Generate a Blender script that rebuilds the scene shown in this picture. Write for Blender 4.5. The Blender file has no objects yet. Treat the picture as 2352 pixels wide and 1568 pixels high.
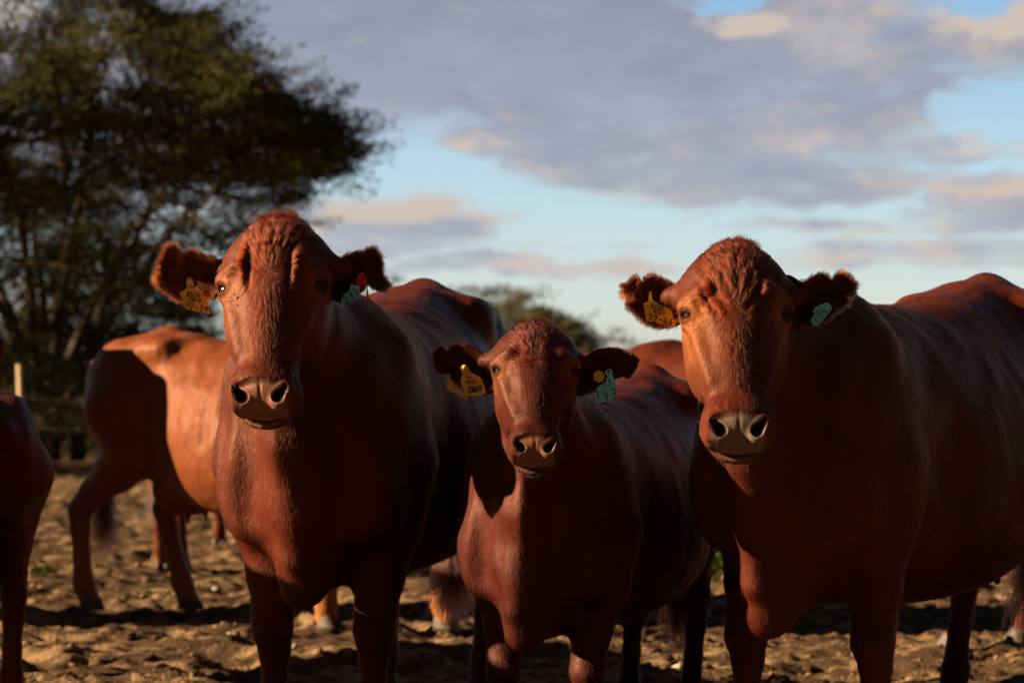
import bpy, math, random
import numpy as np
from mathutils import Vector, Matrix

# ------------------------------------------------------------------ camera, light, sky
scene = bpy.context.scene
COL = scene.collection
CAM_H = 1.12
FPX = 5553.0            # focal length in pixels of a 2352 px wide picture
cam_data = bpy.data.cameras.new("camera")
cam = bpy.data.objects.new("camera", cam_data)
COL.objects.link(cam)
cam_data.lens = 85.0
cam_data.sensor_width = 36.0
cam_data.clip_start = 0.1
cam_data.clip_end = 3000.0
cam.location = (0, 0, CAM_H)
cam.rotation_euler = (math.radians(90 + 0.68), 0, 0)
cam_data.dof.use_dof = True
cam_data.dof.focus_distance = 5.98
cam_data.dof.aperture_fstop = 4.0
cam_data.dof.aperture_blades = 0
scene.camera = cam

SUN_AZ = math.radians(83)       # measured from the direction towards the camera, to the left
SUN_EL = math.radians(21)
sdir = Vector((-math.sin(SUN_AZ) * math.cos(SUN_EL), -math.cos(SUN_AZ) * math.cos(SUN_EL), math.sin(SUN_EL)))
sun_data = bpy.data.lights.new("sun", 'SUN')
sun_data.energy = 5.0
sun_data.angle = math.radians(0.6)
sun_data.color = (1.0, 0.73, 0.46)
sun = bpy.data.objects.new("sun", sun_data)
sun.rotation_euler = sdir.to_track_quat('Z', 'Y').to_euler()
sun.location = (-20, -10, 12)
COL.objects.link(sun)

scene.view_settings.view_transform = 'Standard'
scene.view_settings.look = 'None'
scene.view_settings.exposure = 1.70
scene.view_settings.gamma = 1.0
scene.view_settings.use_curve_mapping = False
scene.render.engine = 'CYCLES'
scene.cycles.use_denoising = True
scene.cycles.max_bounces = 6
scene.cycles.diffuse_bounces = 2
scene.cycles.glossy_bounces = 2
scene.cycles.transmission_bounces = 4
scene.cycles.transparent_max_bounces = 8
scene.cycles.caustics_reflective = False
scene.cycles.caustics_refractive = False


class NT:
    """small helper around a node tree"""
    def __init__(self, tree):
        self.t = tree
        self.n = tree.nodes
        self.l = tree.links

    def new(self, kind, **kw):
        nd = self.n.new(kind)
        for k, v in kw.items():
            setattr(nd, k, v)
        return nd

    def put(self, sock, v):
        if v is None:
            return
        if isinstance(v, bpy.types.NodeSocket):
            self.l.new(v, sock)
        elif isinstance(v, (tuple, list)) and sock.type == 'RGBA' and len(v) == 3:
            sock.default_value = (*v, 1)
        else:
            sock.default_value = v

    def m(self, op, a, b=None, c=None, clamp=False):
        nd = self.new('ShaderNodeMath', operation=op)
        nd.use_clamp = clamp
        self.put(nd.inputs[0], a)
        self.put(nd.inputs[1], b)
        self.put(nd.inputs[2], c)
        return nd.outputs[0]

    def v(self, op, a, b=None, s=None):
        nd = self.new('ShaderNodeVectorMath', operation=op)
        self.put(nd.inputs[0], a)
        self.put(nd.inputs[1], b)
        if s is not None:
            self.put(nd.inputs['Scale'], s)
        return nd.outputs['Value'] if op in ('LENGTH', 'DOT_PRODUCT', 'DISTANCE') else nd.outputs['Vector']

    def noise(self, vec, scale=5, detail=4, rough=0.5, dist=0.0, col=False):
        nd = self.new('ShaderNodeTexNoise')
        self.put(nd.inputs['Vector'], vec)
        self.put(nd.inputs['Scale'], scale)
        self.put(nd.inputs['Detail'], detail)
        self.put(nd.inputs['Roughness'], rough)
        self.put(nd.inputs['Distortion'], dist)
        return nd.outputs['Color' if col else 'Fac']

    def mr(self, x, a, b, c=0.0, d=1.0, smooth=False):
        nd = self.new('ShaderNodeMapRange')
        if smooth:
            nd.interpolation_type = 'SMOOTHSTEP'
        for i, q in enumerate((x, a, b, c, d)):
            self.put(nd.inputs[i], q)
        return nd.outputs[0]

    def mix(self, f, a, b, mode='MIX'):
        nd = self.new('ShaderNodeMix', data_type='RGBA', blend_type=mode)
        self.put(nd.inputs[0], f)
        self.put(nd.inputs[6], a)
        self.put(nd.inputs[7], b)
        return nd.outputs[2]

    def ramp(self, f, stops):
        nd = self.new('ShaderNodeValToRGB')
        self.put(nd.inputs[0], f)
        e = nd.color_ramp.elements
        while len(e) > 1:
            e.remove(e[-1])
        e[0].position, e[0].color = stops[0][0], (*stops[0][1], 1)
        for p, c in stops[1:]:
            q = e.new(p)
            q.color = (*c, 1)
        return nd.outputs[0]


def mat_base(name):
    m = bpy.data.materials.new(name)
    m.use_nodes = True
    m.node_tree.nodes.clear()
    nt = NT(m.node_tree)
    out = nt.new('ShaderNodeOutputMaterial')
    bs = nt.new('ShaderNodeBsdfPrincipled')
    nt.l.new(bs.outputs[0], out.inputs[0])
    return m, nt, bs, out


def simple(name, col, rough=0.6, spec=0.5, var=0.0, vscale=20, bump=0.0, bscale=60, coat=0):
    m, nt, bs, out = mat_base(name)
    tc = nt.new('ShaderNodeTexCoord').outputs['Object']
    if var:
        n = nt.noise(tc, vscale, 5, 0.6)
        f = nt.mr(n, 0.3, 0.7)
        nt.put(bs.inputs['Base Color'], nt.mix(f, tuple(c * (1 - var) for c in col), tuple(min(1, c * (1 + var)) for c in col)))
    else:
        bs.inputs['Base Color'].default_value = (*col, 1)
    bs.inputs['Roughness'].default_value = rough
    bs.inputs['Specular IOR Level'].default_value = spec
    bs.inputs['Coat Weight'].default_value = coat
    if bump:
        b = nt.new('ShaderNodeBump')
        b.inputs['Strength'].default_value = 1
        b.inputs['Distance'].default_value = bump
        nt.put(b.inputs['Height'], nt.noise(tc, bscale, 5, 0.6))
        nt.put(bs.inputs['Normal'], b.outputs[0])
    return m


# --- world: Nishita sky with evening clouds laid out by direction, dimmed out of view
world = bpy.data.worlds.new("World")
scene.world = world
world.use_nodes = True
world.node_tree.nodes.clear()
wt = NT(world.node_tree)
wout = wt.new('ShaderNodeOutputWorld')
wbg = wt.new('ShaderNodeBackground')
wt.l.new(wbg.outputs[0], wout.inputs[0])
sky = wt.new('ShaderNodeTexSky')
sky.sky_type = 'NISHITA'
sky.sun_disc = False
sky.sun_elevation = SUN_EL
sky.sun_rotation = math.atan2(sdir.x, sdir.y)
sky.altitude = 900
sky.air_density = 1.0
sky.dust_density = 1.2
sky.ozone_density = 1.0

# direction -> (azimuth, elevation) in degrees, azimuth 0 along +Y
gd = wt.new('ShaderNodeTexCoord').outputs['Generated']
sep = wt.new('ShaderNodeSeparateXYZ')
wt.l.new(gd, sep.inputs[0])
az = wt.m('MULTIPLY', wt.m('ARCTAN2', sep.outputs[0], sep.outputs[1]), 57.29578)
el = wt.m('MULTIPLY', wt.m('ARCSINE', sep.outputs[2]), 57.29578)
cmb = wt.new('ShaderNodeCombineXYZ')
wt.put(cmb.inputs[0], az)
wt.put(cmb.inputs[1], el)
AE = cmb.outputs[0]


def px2ae(x, y):
    return math.degrees(math.atan((x - 1176) / FPX)), math.degrees(math.atan((850 - y) / FPX))


# cloud density group
grp = bpy.data.node_groups.new("cloud_density", 'ShaderNodeTree')
grp.interface.new_socket("P", in_out='INPUT', socket_type='NodeSocketVector')
grp.interface.new_socket("D", in_out='OUTPUT', socket_type='NodeSocketFloat')
g = NT(grp)
gi = g.new('NodeGroupInput')
go = g.new('NodeGroupOutput')
P = gi.outputs[0]
stretch = g.v('MULTIPLY', P, (0.36, 1.0, 1.0))
n1 = g.noise(stretch, 1.3, 8, 0.60, 0.2)
n2 = g.noise(stretch, 0.38, 3, 0.5)
w3 = g.noise(stretch, 0.9, 3, 0.5, col=True)
w4 = g.noise(stretch, 3.2, 4, 0.6, col=True)
warp = g.v('ADD', g.v('MULTIPLY', g.v('SUBTRACT', w3, (0.5, 0.5, 0.5)), (2.6, 1.2, 0.0)), g.v('MULTIPLY', g.v('SUBTRACT', w4, (0.5, 0.5, 0.5)), (1.3, 0.5, 0.0)))
Q = g.v('ADD', P, warp)
# (centre x, centre y, half width, half height, weight) in picture-equivalent degrees
ELL = [
    (1250, 90, 1000, 240, 1.15), (700, 60, 700, 290, 1.1), (350, 250, 700, 330, 1.0), (1500, 330, 560, 130, 1.1), (1900, 210, 430, 130, 1.0),
    (1720, 410, 520, 70, 1.0), (2100, 330, 260, 75, 0.9), (1850, 60, 330, 95, 0.9), (2230, 110, 260, 95, 0.95),
    (900, 500, 260, 62, 1.1), (1200, 612, 420, 30, 0.85), (880, 560, 260, 34, 0.75),
    (2330, 480, 300, 75, 0.95), (2150, 590, 460, 44, 0.85), (1950, 520, 260, 26, 0.7), (820, 330, 150, 22, 0.7),
    (2480, 80, 200, 140, 0.9), (1350, 560, 200, 16, 0.4)]
GAPS = [(1640, 6, 110, 26, 1.1), (2290, 12, 60, 40, 1.2), (2300, 270, 190, 60, 1.1), (920, 380, 230, 45, 1.0), (2140, 245, 60, 20, 0.6)]
acc = None


def ellipse_term(x, y, a, b, w):
    c = px2ae(x, y)
    k = 57.29578 / FPX
    q = g.v('MULTIPLY', g.v('SUBTRACT', Q, (c[0], c[1], 0)), (1 / (a * k), 1 / (b * k), 0))
    return g.mr(g.v('LENGTH', q), 0.45, 1.35, w, 0.0, smooth=True)


for e in ELL:
    t = ellipse_term(*e)
    acc = t if acc is None else g.m('MAXIMUM', acc, t)
for e in GAPS:
    acc = g.m('SUBTRACT', acc, ellipse_term(*e))
# outside the part of the sky laid out by hand the clouds follow noise alone
sp = g.new('ShaderNodeSeparateXYZ')
g.l.new(P, sp.inputs[0])
far = g.m('MAXIMUM', g.mr(g.m('ABSOLUTE', sp.outputs[0]), 13, 19, smooth=True), g.mr(sp.outputs[1], 9.5, 13, smooth=True))
gen = g.mr(g.noise(g.v('MULTIPLY', P, (0.03, 0.07, 0)), 1.6, 6, 0.55), 0.40, 0.66)
acc = g.m('ADD', g.m('MULTIPLY', acc, g.m('SUBTRACT', 1.0, far)), g.m('MULTIPLY', gen, far))
dens = g.m('ADD', acc, g.m('MULTIPLY', g.m('SUBTRACT', n1, 0.5), 1.7))
dens = g.m('ADD', dens, g.m('MULTIPLY', g.m('SUBTRACT', n2, 0.5), 0.5))
dens = g.mr(dens, 0.06, 1.05, smooth=True)
g.l.new(dens, go.inputs[0])


def dens_at(vec):
    nd = wt.new('ShaderNodeGroup')
    nd.node_tree = grp
    wt.put(nd.inputs[0], vec)
    return nd.outputs[0]


d0 = dens_at(AE)
d1 = dens_at(wt.v('ADD', AE, (-0.55, 0.50, 0)))
lit = wt.m('MULTIPLY', wt.m('SUBTRACT', d0, d1), 1.6, clamp=True)
thin = wt.m('MULTIPLY', wt.m('SUBTRACT', 1.0, d0), 0.5)
lit = wt.m('ADD', lit, wt.m('MULTIPLY', thin, 0.95), clamp=True)
puff = None
for (x, y, a, b) in ((2130, 295, 150, 42), (1830, 325, 170, 30), (1880, 60, 190, 60), (2230, 440, 240, 55), (1190, 400, 170, 26), (1420, 455, 260, 24), (900, 450, 230, 26), (1950, 120, 120, 40), (2280, 130, 110, 50), (960, 335, 160, 22)):
    c = px2ae(x, y)
    k = 57.29578 / FPX
    nz = wt.v('MULTIPLY', wt.v('SUBTRACT', wt.noise(AE, 1.3, 4, 0.55, col=True), (0.5, 0.5, 0.5)), (1.8, 0.9, 0))
    q = wt.v('MULTIPLY', wt.v('SUBTRACT', wt.v('ADD', AE, nz), (c[0], c[1], 0)), (1 / (a * k), 1 / (b * k), 0))
    t = wt.mr(wt.v('LENGTH', q), 0.2, 1.4, 0.75, 0.0, smooth=True)
    puff = t if puff is None else wt.m('MAXIMUM', puff, t)
puff = wt.m('MULTIPLY', puff, wt.mr(wt.noise(wt.v('MULTIPLY', AE, (0.6, 1, 0)), 2.2, 5, 0.6), 0.33, 0.62, 0.15, 1.0))
lit = wt.m('MAXIMUM', lit, puff)
shade_n = wt.mr(wt.noise(wt.v('MULTIPLY', AE, (0.4, 1.0, 0)), 0.9, 6, 0.58), 0.34, 0.66)
CS = 1.0
ccol = wt.mix(shade_n, (0.32, 0.345, 0.44), (0.42, 0.435, 0.53))
hi_el = wt.mr(el, 4.5, 9.5, 0, 1, smooth=True)
ccol = wt.mix(wt.m('MULTIPLY', hi_el, 0.6), ccol, (0.26, 0.285, 0.37))
ccol = wt.mix(lit, ccol, (0.68, 0.55, 0.46))
lowcol = wt.mr(el, 0.0, 4.5, 0.75, 0.0)
ccol = wt.mix(lowcol, ccol, (0.56, 0.56, 0.62))
SKY_K = 0.30
skyb = wt.v('SCALE', sky.outputs[0], s=SKY_K)
# Nishita sky tinted towards the clear turquoise blue seen between the clouds
blue = wt.ramp(wt.mr(el, -1, 11, 0, 1), [(0.0, (0.52, 0.53, 0.53)), (0.18, (0.48, 0.54, 0.57)), (0.42, (0.36, 0.53, 0.65)), (0.75, (0.20, 0.38, 0.60)), (1.0, (0.11, 0.27, 0.52))])
skyb = wt.mix(0.75, skyb, blue)
alpha = wt.m('MULTIPLY', d0, 0.93)
final = wt.mix(alpha, skyb, ccol)
# sky overhead and to the sides darkened by hand to cut fill light
off_view_dim = wt.m('MAXIMUM', wt.mr(el, 10, 26, 0, 1, smooth=True), wt.mr(wt.m('ABSOLUTE', az), 22, 60, 0, 1, smooth=True))
final = wt.mix(wt.m('MULTIPLY', off_view_dim, 0.95), final, (0.040, 0.043, 0.058))
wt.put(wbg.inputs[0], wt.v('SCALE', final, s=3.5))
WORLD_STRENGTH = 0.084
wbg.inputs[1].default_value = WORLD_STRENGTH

# ------------------------------------------------------------------ object helpers
def tag(o, label=None, cat=None, group=None, kind=None):
    for k, v in (('label', label), ('category', cat), ('group', group), ('kind', kind)):
        if v is not None:
            o[k] = v
    return o


def link(o, parent=None):
    COL.objects.link(o)
    if parent is not None:
        o.parent = parent
    return o


def mesh_np(name, V, F, mat=None, parent=None, smooth=True, attrs=None):
    """one mesh object from numpy arrays; F is (n,3) or (n,4)"""
    V = np.asarray(V, np.float32)
    F = np.asarray(F, np.int32)
    me = bpy.data.meshes.new(name)
    k = F.shape[1]
    me.vertices.add(len(V))
    me.vertices.foreach_set('co', V.ravel())
    me.loops.add(F.size)
    me.loops.foreach_set('vertex_index', F.ravel())
    me.polygons.add(len(F))
    me.polygons.foreach_set('loop_start', np.arange(0, F.size, k, dtype=np.int32))
    me.polygons.foreach_set('loop_total', np.full(len(F), k, np.int32))
    me.polygons.foreach_set('use_smooth', np.full(len(F), smooth, bool))
    me.update(calc_edges=True)
    for an, arr in (attrs or {}).items():
        a = me.attributes.new(an, 'FLOAT', 'POINT')
        a.data.foreach_set('value', np.asarray(arr, np.float32))
    if mat is not None:
        for mm in (mat if isinstance(mat, (list, tuple)) else [mat]):
            me.materials.append(mm)
    o = bpy.data.objects.new(name, me)
    return link(o, parent)


def empty(name, loc=(0, 0, 0), rz=0.0):
    o = bpy.data.objects.new(name, None)
    o.location = loc
    o.rotation_euler = (0, 0, rz)
    o.empty_display_size = 0.2
    return link(o)


def cat(parts):
    """join [(V,F)] lists of the same face size"""
    vs, fs, n = [], [], 0
    for v, f in parts:
        vs.append(v)
        fs.append(np.asarray(f) + n)
        n += len(v)
    return np.concatenate(vs), np.concatenate(fs)


def tube(path, radii, sides=8):
    path = np.asarray(path, float)
    n = len(path)
    radii = np.broadcast_to(radii, (n,))
    T = np.gradient(path, axis=0)
    T /= np.linalg.norm(T, axis=1)[:, None] + 1e-9
    up = np.array([0, 0, 1.0]) if abs(T[0][2]) < 0.9 else np.array([1.0, 0, 0])
    A = np.cross(T, up)
    A /= np.linalg.norm(A, axis=1)[:, None] + 1e-9
    B = np.cross(T, A)
    an = np.linspace(0, 2 * np.pi, sides, endpoint=False)
    V = path[:, None, :] + radii[:, None, None] * (np.cos(an)[None, :, None] * A[:, None, :] + np.sin(an)[None, :, None] * B[:, None, :])
    V = V.reshape(-1, 3)
    i = np.arange(n - 1)[:, None] * sides
    j = np.arange(sides)[None, :]
    F = np.stack([i + j, i + (j + 1) % sides, i + sides + (j + 1) % sides, i + sides + j], -1).reshape(-1, 4)
    # closed ends
    V = np.concatenate([V, path[:1], path[-1:]])
    c0, c1 = len(V) - 2, len(V) - 1
    jj = np.arange(sides)
    F = np.concatenate([F, np.stack([np.full(sides, c0), (jj + 1) % sides, jj, jj], -1)[:, [0, 1, 2, 2]],
                        np.stack([np.full(sides, c1), (n - 1) * sides + jj, (n - 1) * sides + (jj + 1) % sides, (n - 1) * sides + (jj + 1) % sides], -1)])
    return V, F


def clean_quads(F):
    """quads with a doubled corner -> triangles kept as separate list"""
    bad = (F[:, 2] == F[:, 3])
    q = F[~bad]
    t = F[bad][:, :3]
    return np.concatenate([q[:, [0, 1, 2]], q[:, [0, 2, 3]], t])


# ------------------------------------------------------------------ signed distance modelling
def smin(a, b, k):
    h = np.clip(0.5 + 0.5 * (b - a) / k, 0, 1)
    return b * (1 - h) + a * h - k * h * (1 - h)


def smax(a, b, k):
    return -smin(-a, -b, k)


def rcone(p, a, b, r1, r2, ys=1.0, e=1.0):
    a = np.asarray(a, np.float32)
    b = np.asarray(b, np.float32)
    if ys != 1.0:
        sc = np.array([1, 1 / ys, 1], np.float32)
        p, a, b = p * sc, a * sc, b * sc
    ba = b - a
    t = np.clip((p - a) @ ba / float(ba @ ba), 0, 1)
    d = np.linalg.norm(p - a - t[:, None] * ba, axis=1)
    if e != 1.0:
        t = t ** e
    return d - (r1 + (r2 - r1) * t)


def ell(p, c, r):
    q = p - np.asarray(c, np.float32)
    r = np.asarray(r, np.float32)
    k0 = np.linalg.norm(q / r, axis=1)
    k1 = np.linalg.norm(q / (r * r), axis=1) + 1e-6
    return k0 * (k0 - 1) / k1


def chain(p, pts, rad, k=0.02, ys=1.0):
    d = None
    for i in range(len(pts) - 1):
        c = rcone(p, pts[i], pts[i + 1], rad[i], rad[i + 1], ys)
        d = c if d is None else smin(d, c, k)
    return d


def smooth_table(st, n=160):
    """Catmull-Rom interpolation of station rows (first column = position)"""
    st = np.asarray(st, float)
    x = st[:, 0]
    xs = np.linspace(x[0], x[-1], n)
    out = [xs]
    for c in range(1, st.shape[1]):
        y = st[:, c]
        m = np.gradient(y, x)
        # limit overshoot
        for i in range(len(x) - 1):
            s = (y[i + 1] - y[i]) / (x[i + 1] - x[i])
            if abs(s) < 1e-9:
                m[i] = m[i + 1] = 0
            else:
                m[i] = np.clip(m[i] / s, 0, 3) * s if m[i] / s < 0 or m[i] / s > 3 else m[i]
                m[i + 1] = np.clip(m[i + 1] / s, 0, 3) * s if m[i + 1] / s < 0 or m[i + 1] / s > 3 else m[i + 1]
        i = np.clip(np.searchsorted(x, xs) - 1, 0, len(x) - 2)
        h = x[i + 1] - x[i]
        t = (xs - x[i]) / h
        out.append((2 * t**3 - 3 * t**2 + 1) * y[i] + (t**3 - 2 * t**2 + t) * h * m[i] + (-2 * t**3 + 3 * t**2) * y[i + 1] + (t**3 - t**2) * h * m[i + 1])
    return np.stack(out)


def loft(s, lat, dep, T):
    """T rows: s, halfwidth, top, bottom, exponent, egg (positive: wider below)"""
    sc = np.clip(s, T[0, 0], T[0, -1])
    w, top, bot, n, egg = (np.interp(sc, T[0], T[i]) for i in range(1, 6))
    c = (top + bot) / 2
    h = (top - bot) / 2
    zz = (dep - c) / h
    we = w * (1 - egg * np.clip(zz, -1, 1))
    r = (np.abs(lat / we) ** n + np.abs(zz) ** n + 1e-9) ** (1 / n)
    d = (r - 1) * np.minimum(we, h)
    out = np.abs(s - sc)
    return np.where(out > 0, np.sqrt(np.maximum(d, 0) ** 2 + out**2), d)


def axis_coords(lo, hi, h, fines):
    """coordinates from lo to hi with spacing h, finer inside the intervals fines=(a,b,hf)"""
    xs = [lo]
    x = lo
    while x < hi:
        st = h
        for a, b, hf in fines:
            if a - 1e-6 <= x < b:
                st = min(st, hf)
            elif x < a < x + st:
                st = max(hf, a - x)
        x += st
        xs.append(x)
    while len(xs) % 4:
        xs.append(xs[-1] + h)
    return np.array(xs, np.float32)


def surface_nets(f, X, Y, Z, lip=1.5):
    nx, ny, nz = len(X), len(Y), len(Z)
    bx, by, bz = nx // 4, ny // 4, nz // 4
    cX = X.reshape(bx, 4).mean(1)
    cY = Y.reshape(by, 4).mean(1)
    cZ = Z.reshape(bz, 4).mean(1)
    hX = np.ptp(X.reshape(bx, 4), axis=1) / 2 + 0.001
    hY = np.ptp(Y.reshape(by, 4), axis=1) / 2 + 0.001
    hZ = np.ptp(Z.reshape(bz, 4), axis=1) / 2 + 0.001
    G = np.stack(np.meshgrid(cX, cY, cZ, indexing='ij'), -1).reshape(-1, 3).astype(np.float32)
    D = np.sqrt(hX[:, None, None] ** 2 + hY[None, :, None] ** 2 + hZ[None, None, :] ** 2).ravel() * 1.35
    fc = f(G)
    act = np.abs(fc) < D * lip + 0.02
    V = np.repeat(np.repeat(np.repeat(fc.reshape(bx, by, bz), 4, 0), 4, 1), 4, 2).astype(np.float32)
    ids = np.nonzero(act)[0]
    ib, jb, kb = np.unravel_index(ids, (bx, by, bz))
    o = np.arange(4)
    I = (ib[:, None, None, None] * 4 + o[None, :, None, None]) + 0 * (o[None, None, :, None] + o[None, None, None, :])
    J = (jb[:, None, None, None] * 4 + o[None, None, :, None]) + 0 * I
    K = (kb[:, None, None, None] * 4 + o[None, None, None, :]) + 0 * I
    I, J, K = I.ravel(), J.ravel(), K.ravel()
    for a in range(0, len(I), 400000):
        s = slice(a, a + 400000)
        V[I[s], J[s], K[s]] = f(np.stack([X[I[s]], Y[J[s]], Z[K[s]]], -1))
    S = V < 0
    cnt = np.zeros((nx - 1, ny - 1, nz - 1), np.int8)
    for dx in (0, 1):
        for dy in (0, 1):
            for dz in (0, 1):
                cnt += S[dx:nx - 1 + dx, dy:ny - 1 + dy, dz:nz - 1 + dz]
    ci, cj, ck = np.nonzero((cnt > 0) & (cnt < 8))
    vid = np.full(cnt.shape, -1, np.int32)
    vid[ci, cj, ck] = np.arange(len(ci))
    C = np.stack([X, ], 0)
    acc = np.zeros((len(ci), 3), np.float64)
    num = np.zeros(len(ci))
    cor = [(0, 0, 0), (1, 0, 0), (0, 1, 0), (1, 1, 0), (0, 0, 1), (1, 0, 1), (0, 1, 1), (1, 1, 1)]
    edges = [(a, b) for a in range(8) for b in range(a + 1, 8) if sum(abs(cor[a][q] - cor[b][q]) for q in range(3)) == 1]
    for a, b in edges:
        (ax, ay, az_), (bx_, by_, bz_) = cor[a], cor[b]
        va = V[ci + ax, cj + ay, ck + az_]
        vb = V[ci + bx_, cj + by_, ck + bz_]
        cr = (va < 0) != (vb < 0)
        t = np.where(cr, va / np.where(cr, va - vb, 1), 0)
        pa = np.stack([X[ci + ax], Y[cj + ay], Z[ck + az_]], -1)
        pb = np.stack([X[ci + bx_], Y[cj + by_], Z[ck + bz_]], -1)
        p = pa + t[:, None] * (pb - pa)
        acc += np.where(cr[:, None], p, 0)
        num += cr
    P = (acc / num[:, None]).astype(np.float32)
    quads = []
    # x edges
    for axn in range(3):
        sl = [slice(0, None)] * 3
        A = S[:-1, 1:-1, 1:-1] if axn == 0 else S[1:-1, :-1, 1:-1] if axn == 1 else S[1:-1, 1:-1, :-1]
        B = S[1:, 1:-1, 1:-1] if axn == 0 else S[1:-1, 1:, 1:-1] if axn == 1 else S[1:-1, 1:-1, 1:]
        e = np.nonzero(A != B)
        flip = A[e]
        if axn == 0:
            i, j, k = e[0], e[1] + 1, e[2] + 1
            q = np.stack([vid[i, j - 1, k - 1], vid[i, j, k - 1], vid[i, j, k], vid[i, j - 1, k]], -1)
        elif axn == 1:
            i, j, k = e[0] + 1, e[1], e[2] + 1
            q = np.stack([vid[i - 1, j, k - 1], vid[i - 1, j, k], vid[i, j, k], vid[i, j, k - 1]], -1)
        else:
            i, j, k = e[0] + 1, e[1] + 1, e[2]
            q = np.stack([vid[i - 1, j - 1, k], vid[i, j - 1, k], vid[i, j, k], vid[i - 1, j, k]], -1)
        q = np.where(flip[:, None], q, q[:, ::-1])
        quads.append(q)
    F = np.concatenate(quads)
    F = F[(F >= 0).all(1)]
    return P, F


def grad(f, P, e=0.0015):
    g0 = np.empty_like(P)
    for a in range(3):
        d = np.zeros(3, np.float32)
        d[a] = e
        g0[:, a] = (f(P + d) - f(P - d)) / (2 * e)
    return g0


def project(f, P, it=2, lim=0.004):
    for _ in range(it):
        v = f(P)
        g_ = grad(f, P)
        n2 = (g_**2).sum(1) + 1e-6
        step = -(v / n2)[:, None] * g_
        ln = np.linalg.norm(step, axis=1)[:, None] + 1e-9
        P = P + step * np.minimum(1, lim / ln)
    return P.astype(np.float32)

# ------------------------------------------------------------------ coat, skin and other cattle materials
def coat_material(name, base, dark, pale=(0.40, 0.14, 0.045), muzzle=(0.30, 0.17, 0.10)):
    m, nt, bs, out = mat_base(name)
    geo = nt.new('ShaderNodeTexCoord').outputs['Object']
    at = lambda n: nt.new('ShaderNodeAttribute', attribute_name=n).outputs['Fac']
    muz, pal, drk, leg = at('muzzle'), at('pale'), at('dark'), at('leg')
    big = nt.noise(geo, 3.5, 4, 0.55)
    strk = nt.noise(nt.v('MULTIPLY', geo, (1.0, 1.0, 0.2)), 230, 4, 0.65, 0.6)
    col = nt.mix(nt.mr(big, 0.3, 0.7), dark, base)
    col = nt.mix(nt.mr(strk, 0.35, 0.7, 0, 0.40), col, tuple(c * 0.55 for c in dark))
    col = nt.mix(nt.m('MULTIPLY', pal, nt.mr(strk, 0.2, 0.7, 1.0, 0.6)), col, pale)
    col = nt.mix(nt.m('MULTIPLY', leg, 0.8), col, (base[0] * 1.6, base[1] * 2.2, base[2] * 2.2))
    blot = nt.noise(geo, 34, 4, 0.6)
    mc = nt.mix(nt.mr(blot, 0.40, 0.64), tuple(c * 0.28 for c in muzzle), tuple(c * 0.75 for c in muzzle))
    spots = nt.new('ShaderNodeTexVoronoi')
    nt.put(spots.inputs['Vector'], geo)
    spots.inputs['Scale'].default_value = 420
    mc = nt.mix(nt.mr(spots.outputs['Distance'], 0.0, 0.6, 0.0, 0.7), mc, tuple(min(1, c * 1.5) for c in muzzle))
    col = nt.mix(nt.mr(nt.m('ADD', muz, nt.m('MULTIPLY', nt.m('SUBTRACT', blot, 0.5), 0.9)), 0.25, 0.75), col, mc)
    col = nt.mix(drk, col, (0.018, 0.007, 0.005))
    nt.put(bs.inputs['Base Color'], col)
    nt.put(bs.inputs['Roughness'], nt.mix(muz, (0.52, 0.52, 0.52), (0.34, 0.34, 0.34)))
    nt.put(bs.inputs['Specular IOR Level'], nt.m('MULTIPLY', nt.m('SUBTRACT', 1.0, drk), nt.m('ADD', 0.23, nt.m('MULTIPLY', muz, 0.15))))
    bs.inputs['Specular Tint'].default_value = (1.0, 0.60, 0.42, 1)
    h1 = nt.m('MULTIPLY', strk, 0.0016)
    med = nt.noise(nt.v('MULTIPLY', geo, (1.0, 1.0, 0.4)), 26, 4, 0.55)
    low = nt.noise(nt.v('MULTIPLY', geo, (1.0, 1.0, 0.6)), 8, 3, 0.5)
    h2 = nt.m('ADD', nt.m('MULTIPLY', med, 0.0022), nt.m('MULTIPLY', low, 0.030))
    hc = nt.m('MULTIPLY', nt.m('SUBTRACT', 1.0, muz), nt.m('ADD', h1, h2))
    h3 = nt.m('MULTIPLY', muz, nt.m('MULTIPLY', spots.outputs['Distance'], -0.0016))
    b = nt.new('ShaderNodeBump')
    b.inputs['Strength'].default_value = 0.75
    b.inputs['Distance'].default_value = 1.0
    nt.put(b.inputs['Height'], nt.m('ADD', hc, h3))
    nt.put(bs.inputs['Normal'], b.outputs[0])
    return m


def hair_material(name, col, rough=0.35, var=0.5):
    m = bpy.data.materials.new(name)
    m.use_nodes = True
    m.node_tree.nodes.clear()
    nt = NT(m.node_tree)
    out = nt.new('ShaderNodeOutputMaterial')
    hp = nt.new('ShaderNodeBsdfHairPrincipled')
    hp.parametrization = 'COLOR'
    inf = nt.new('ShaderNodeHairInfo')
    rnd = inf.outputs['Random']
    hp_c = nt.mix(rnd, tuple(c * (1 - var) for c in col), tuple(c * (1 + var) for c in col))
    nt.put(hp.inputs['Color'], hp_c)
    hp.inputs['Roughness'].default_value = rough
    hp.inputs['Radial Roughness'].default_value = 0.4
    hp.inputs['Coat'].default_value = 0.0
    hp.inputs['IOR'].default_value = 1.32
    nt.l.new(hp.outputs[0], out.inputs[0])
    return m


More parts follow.
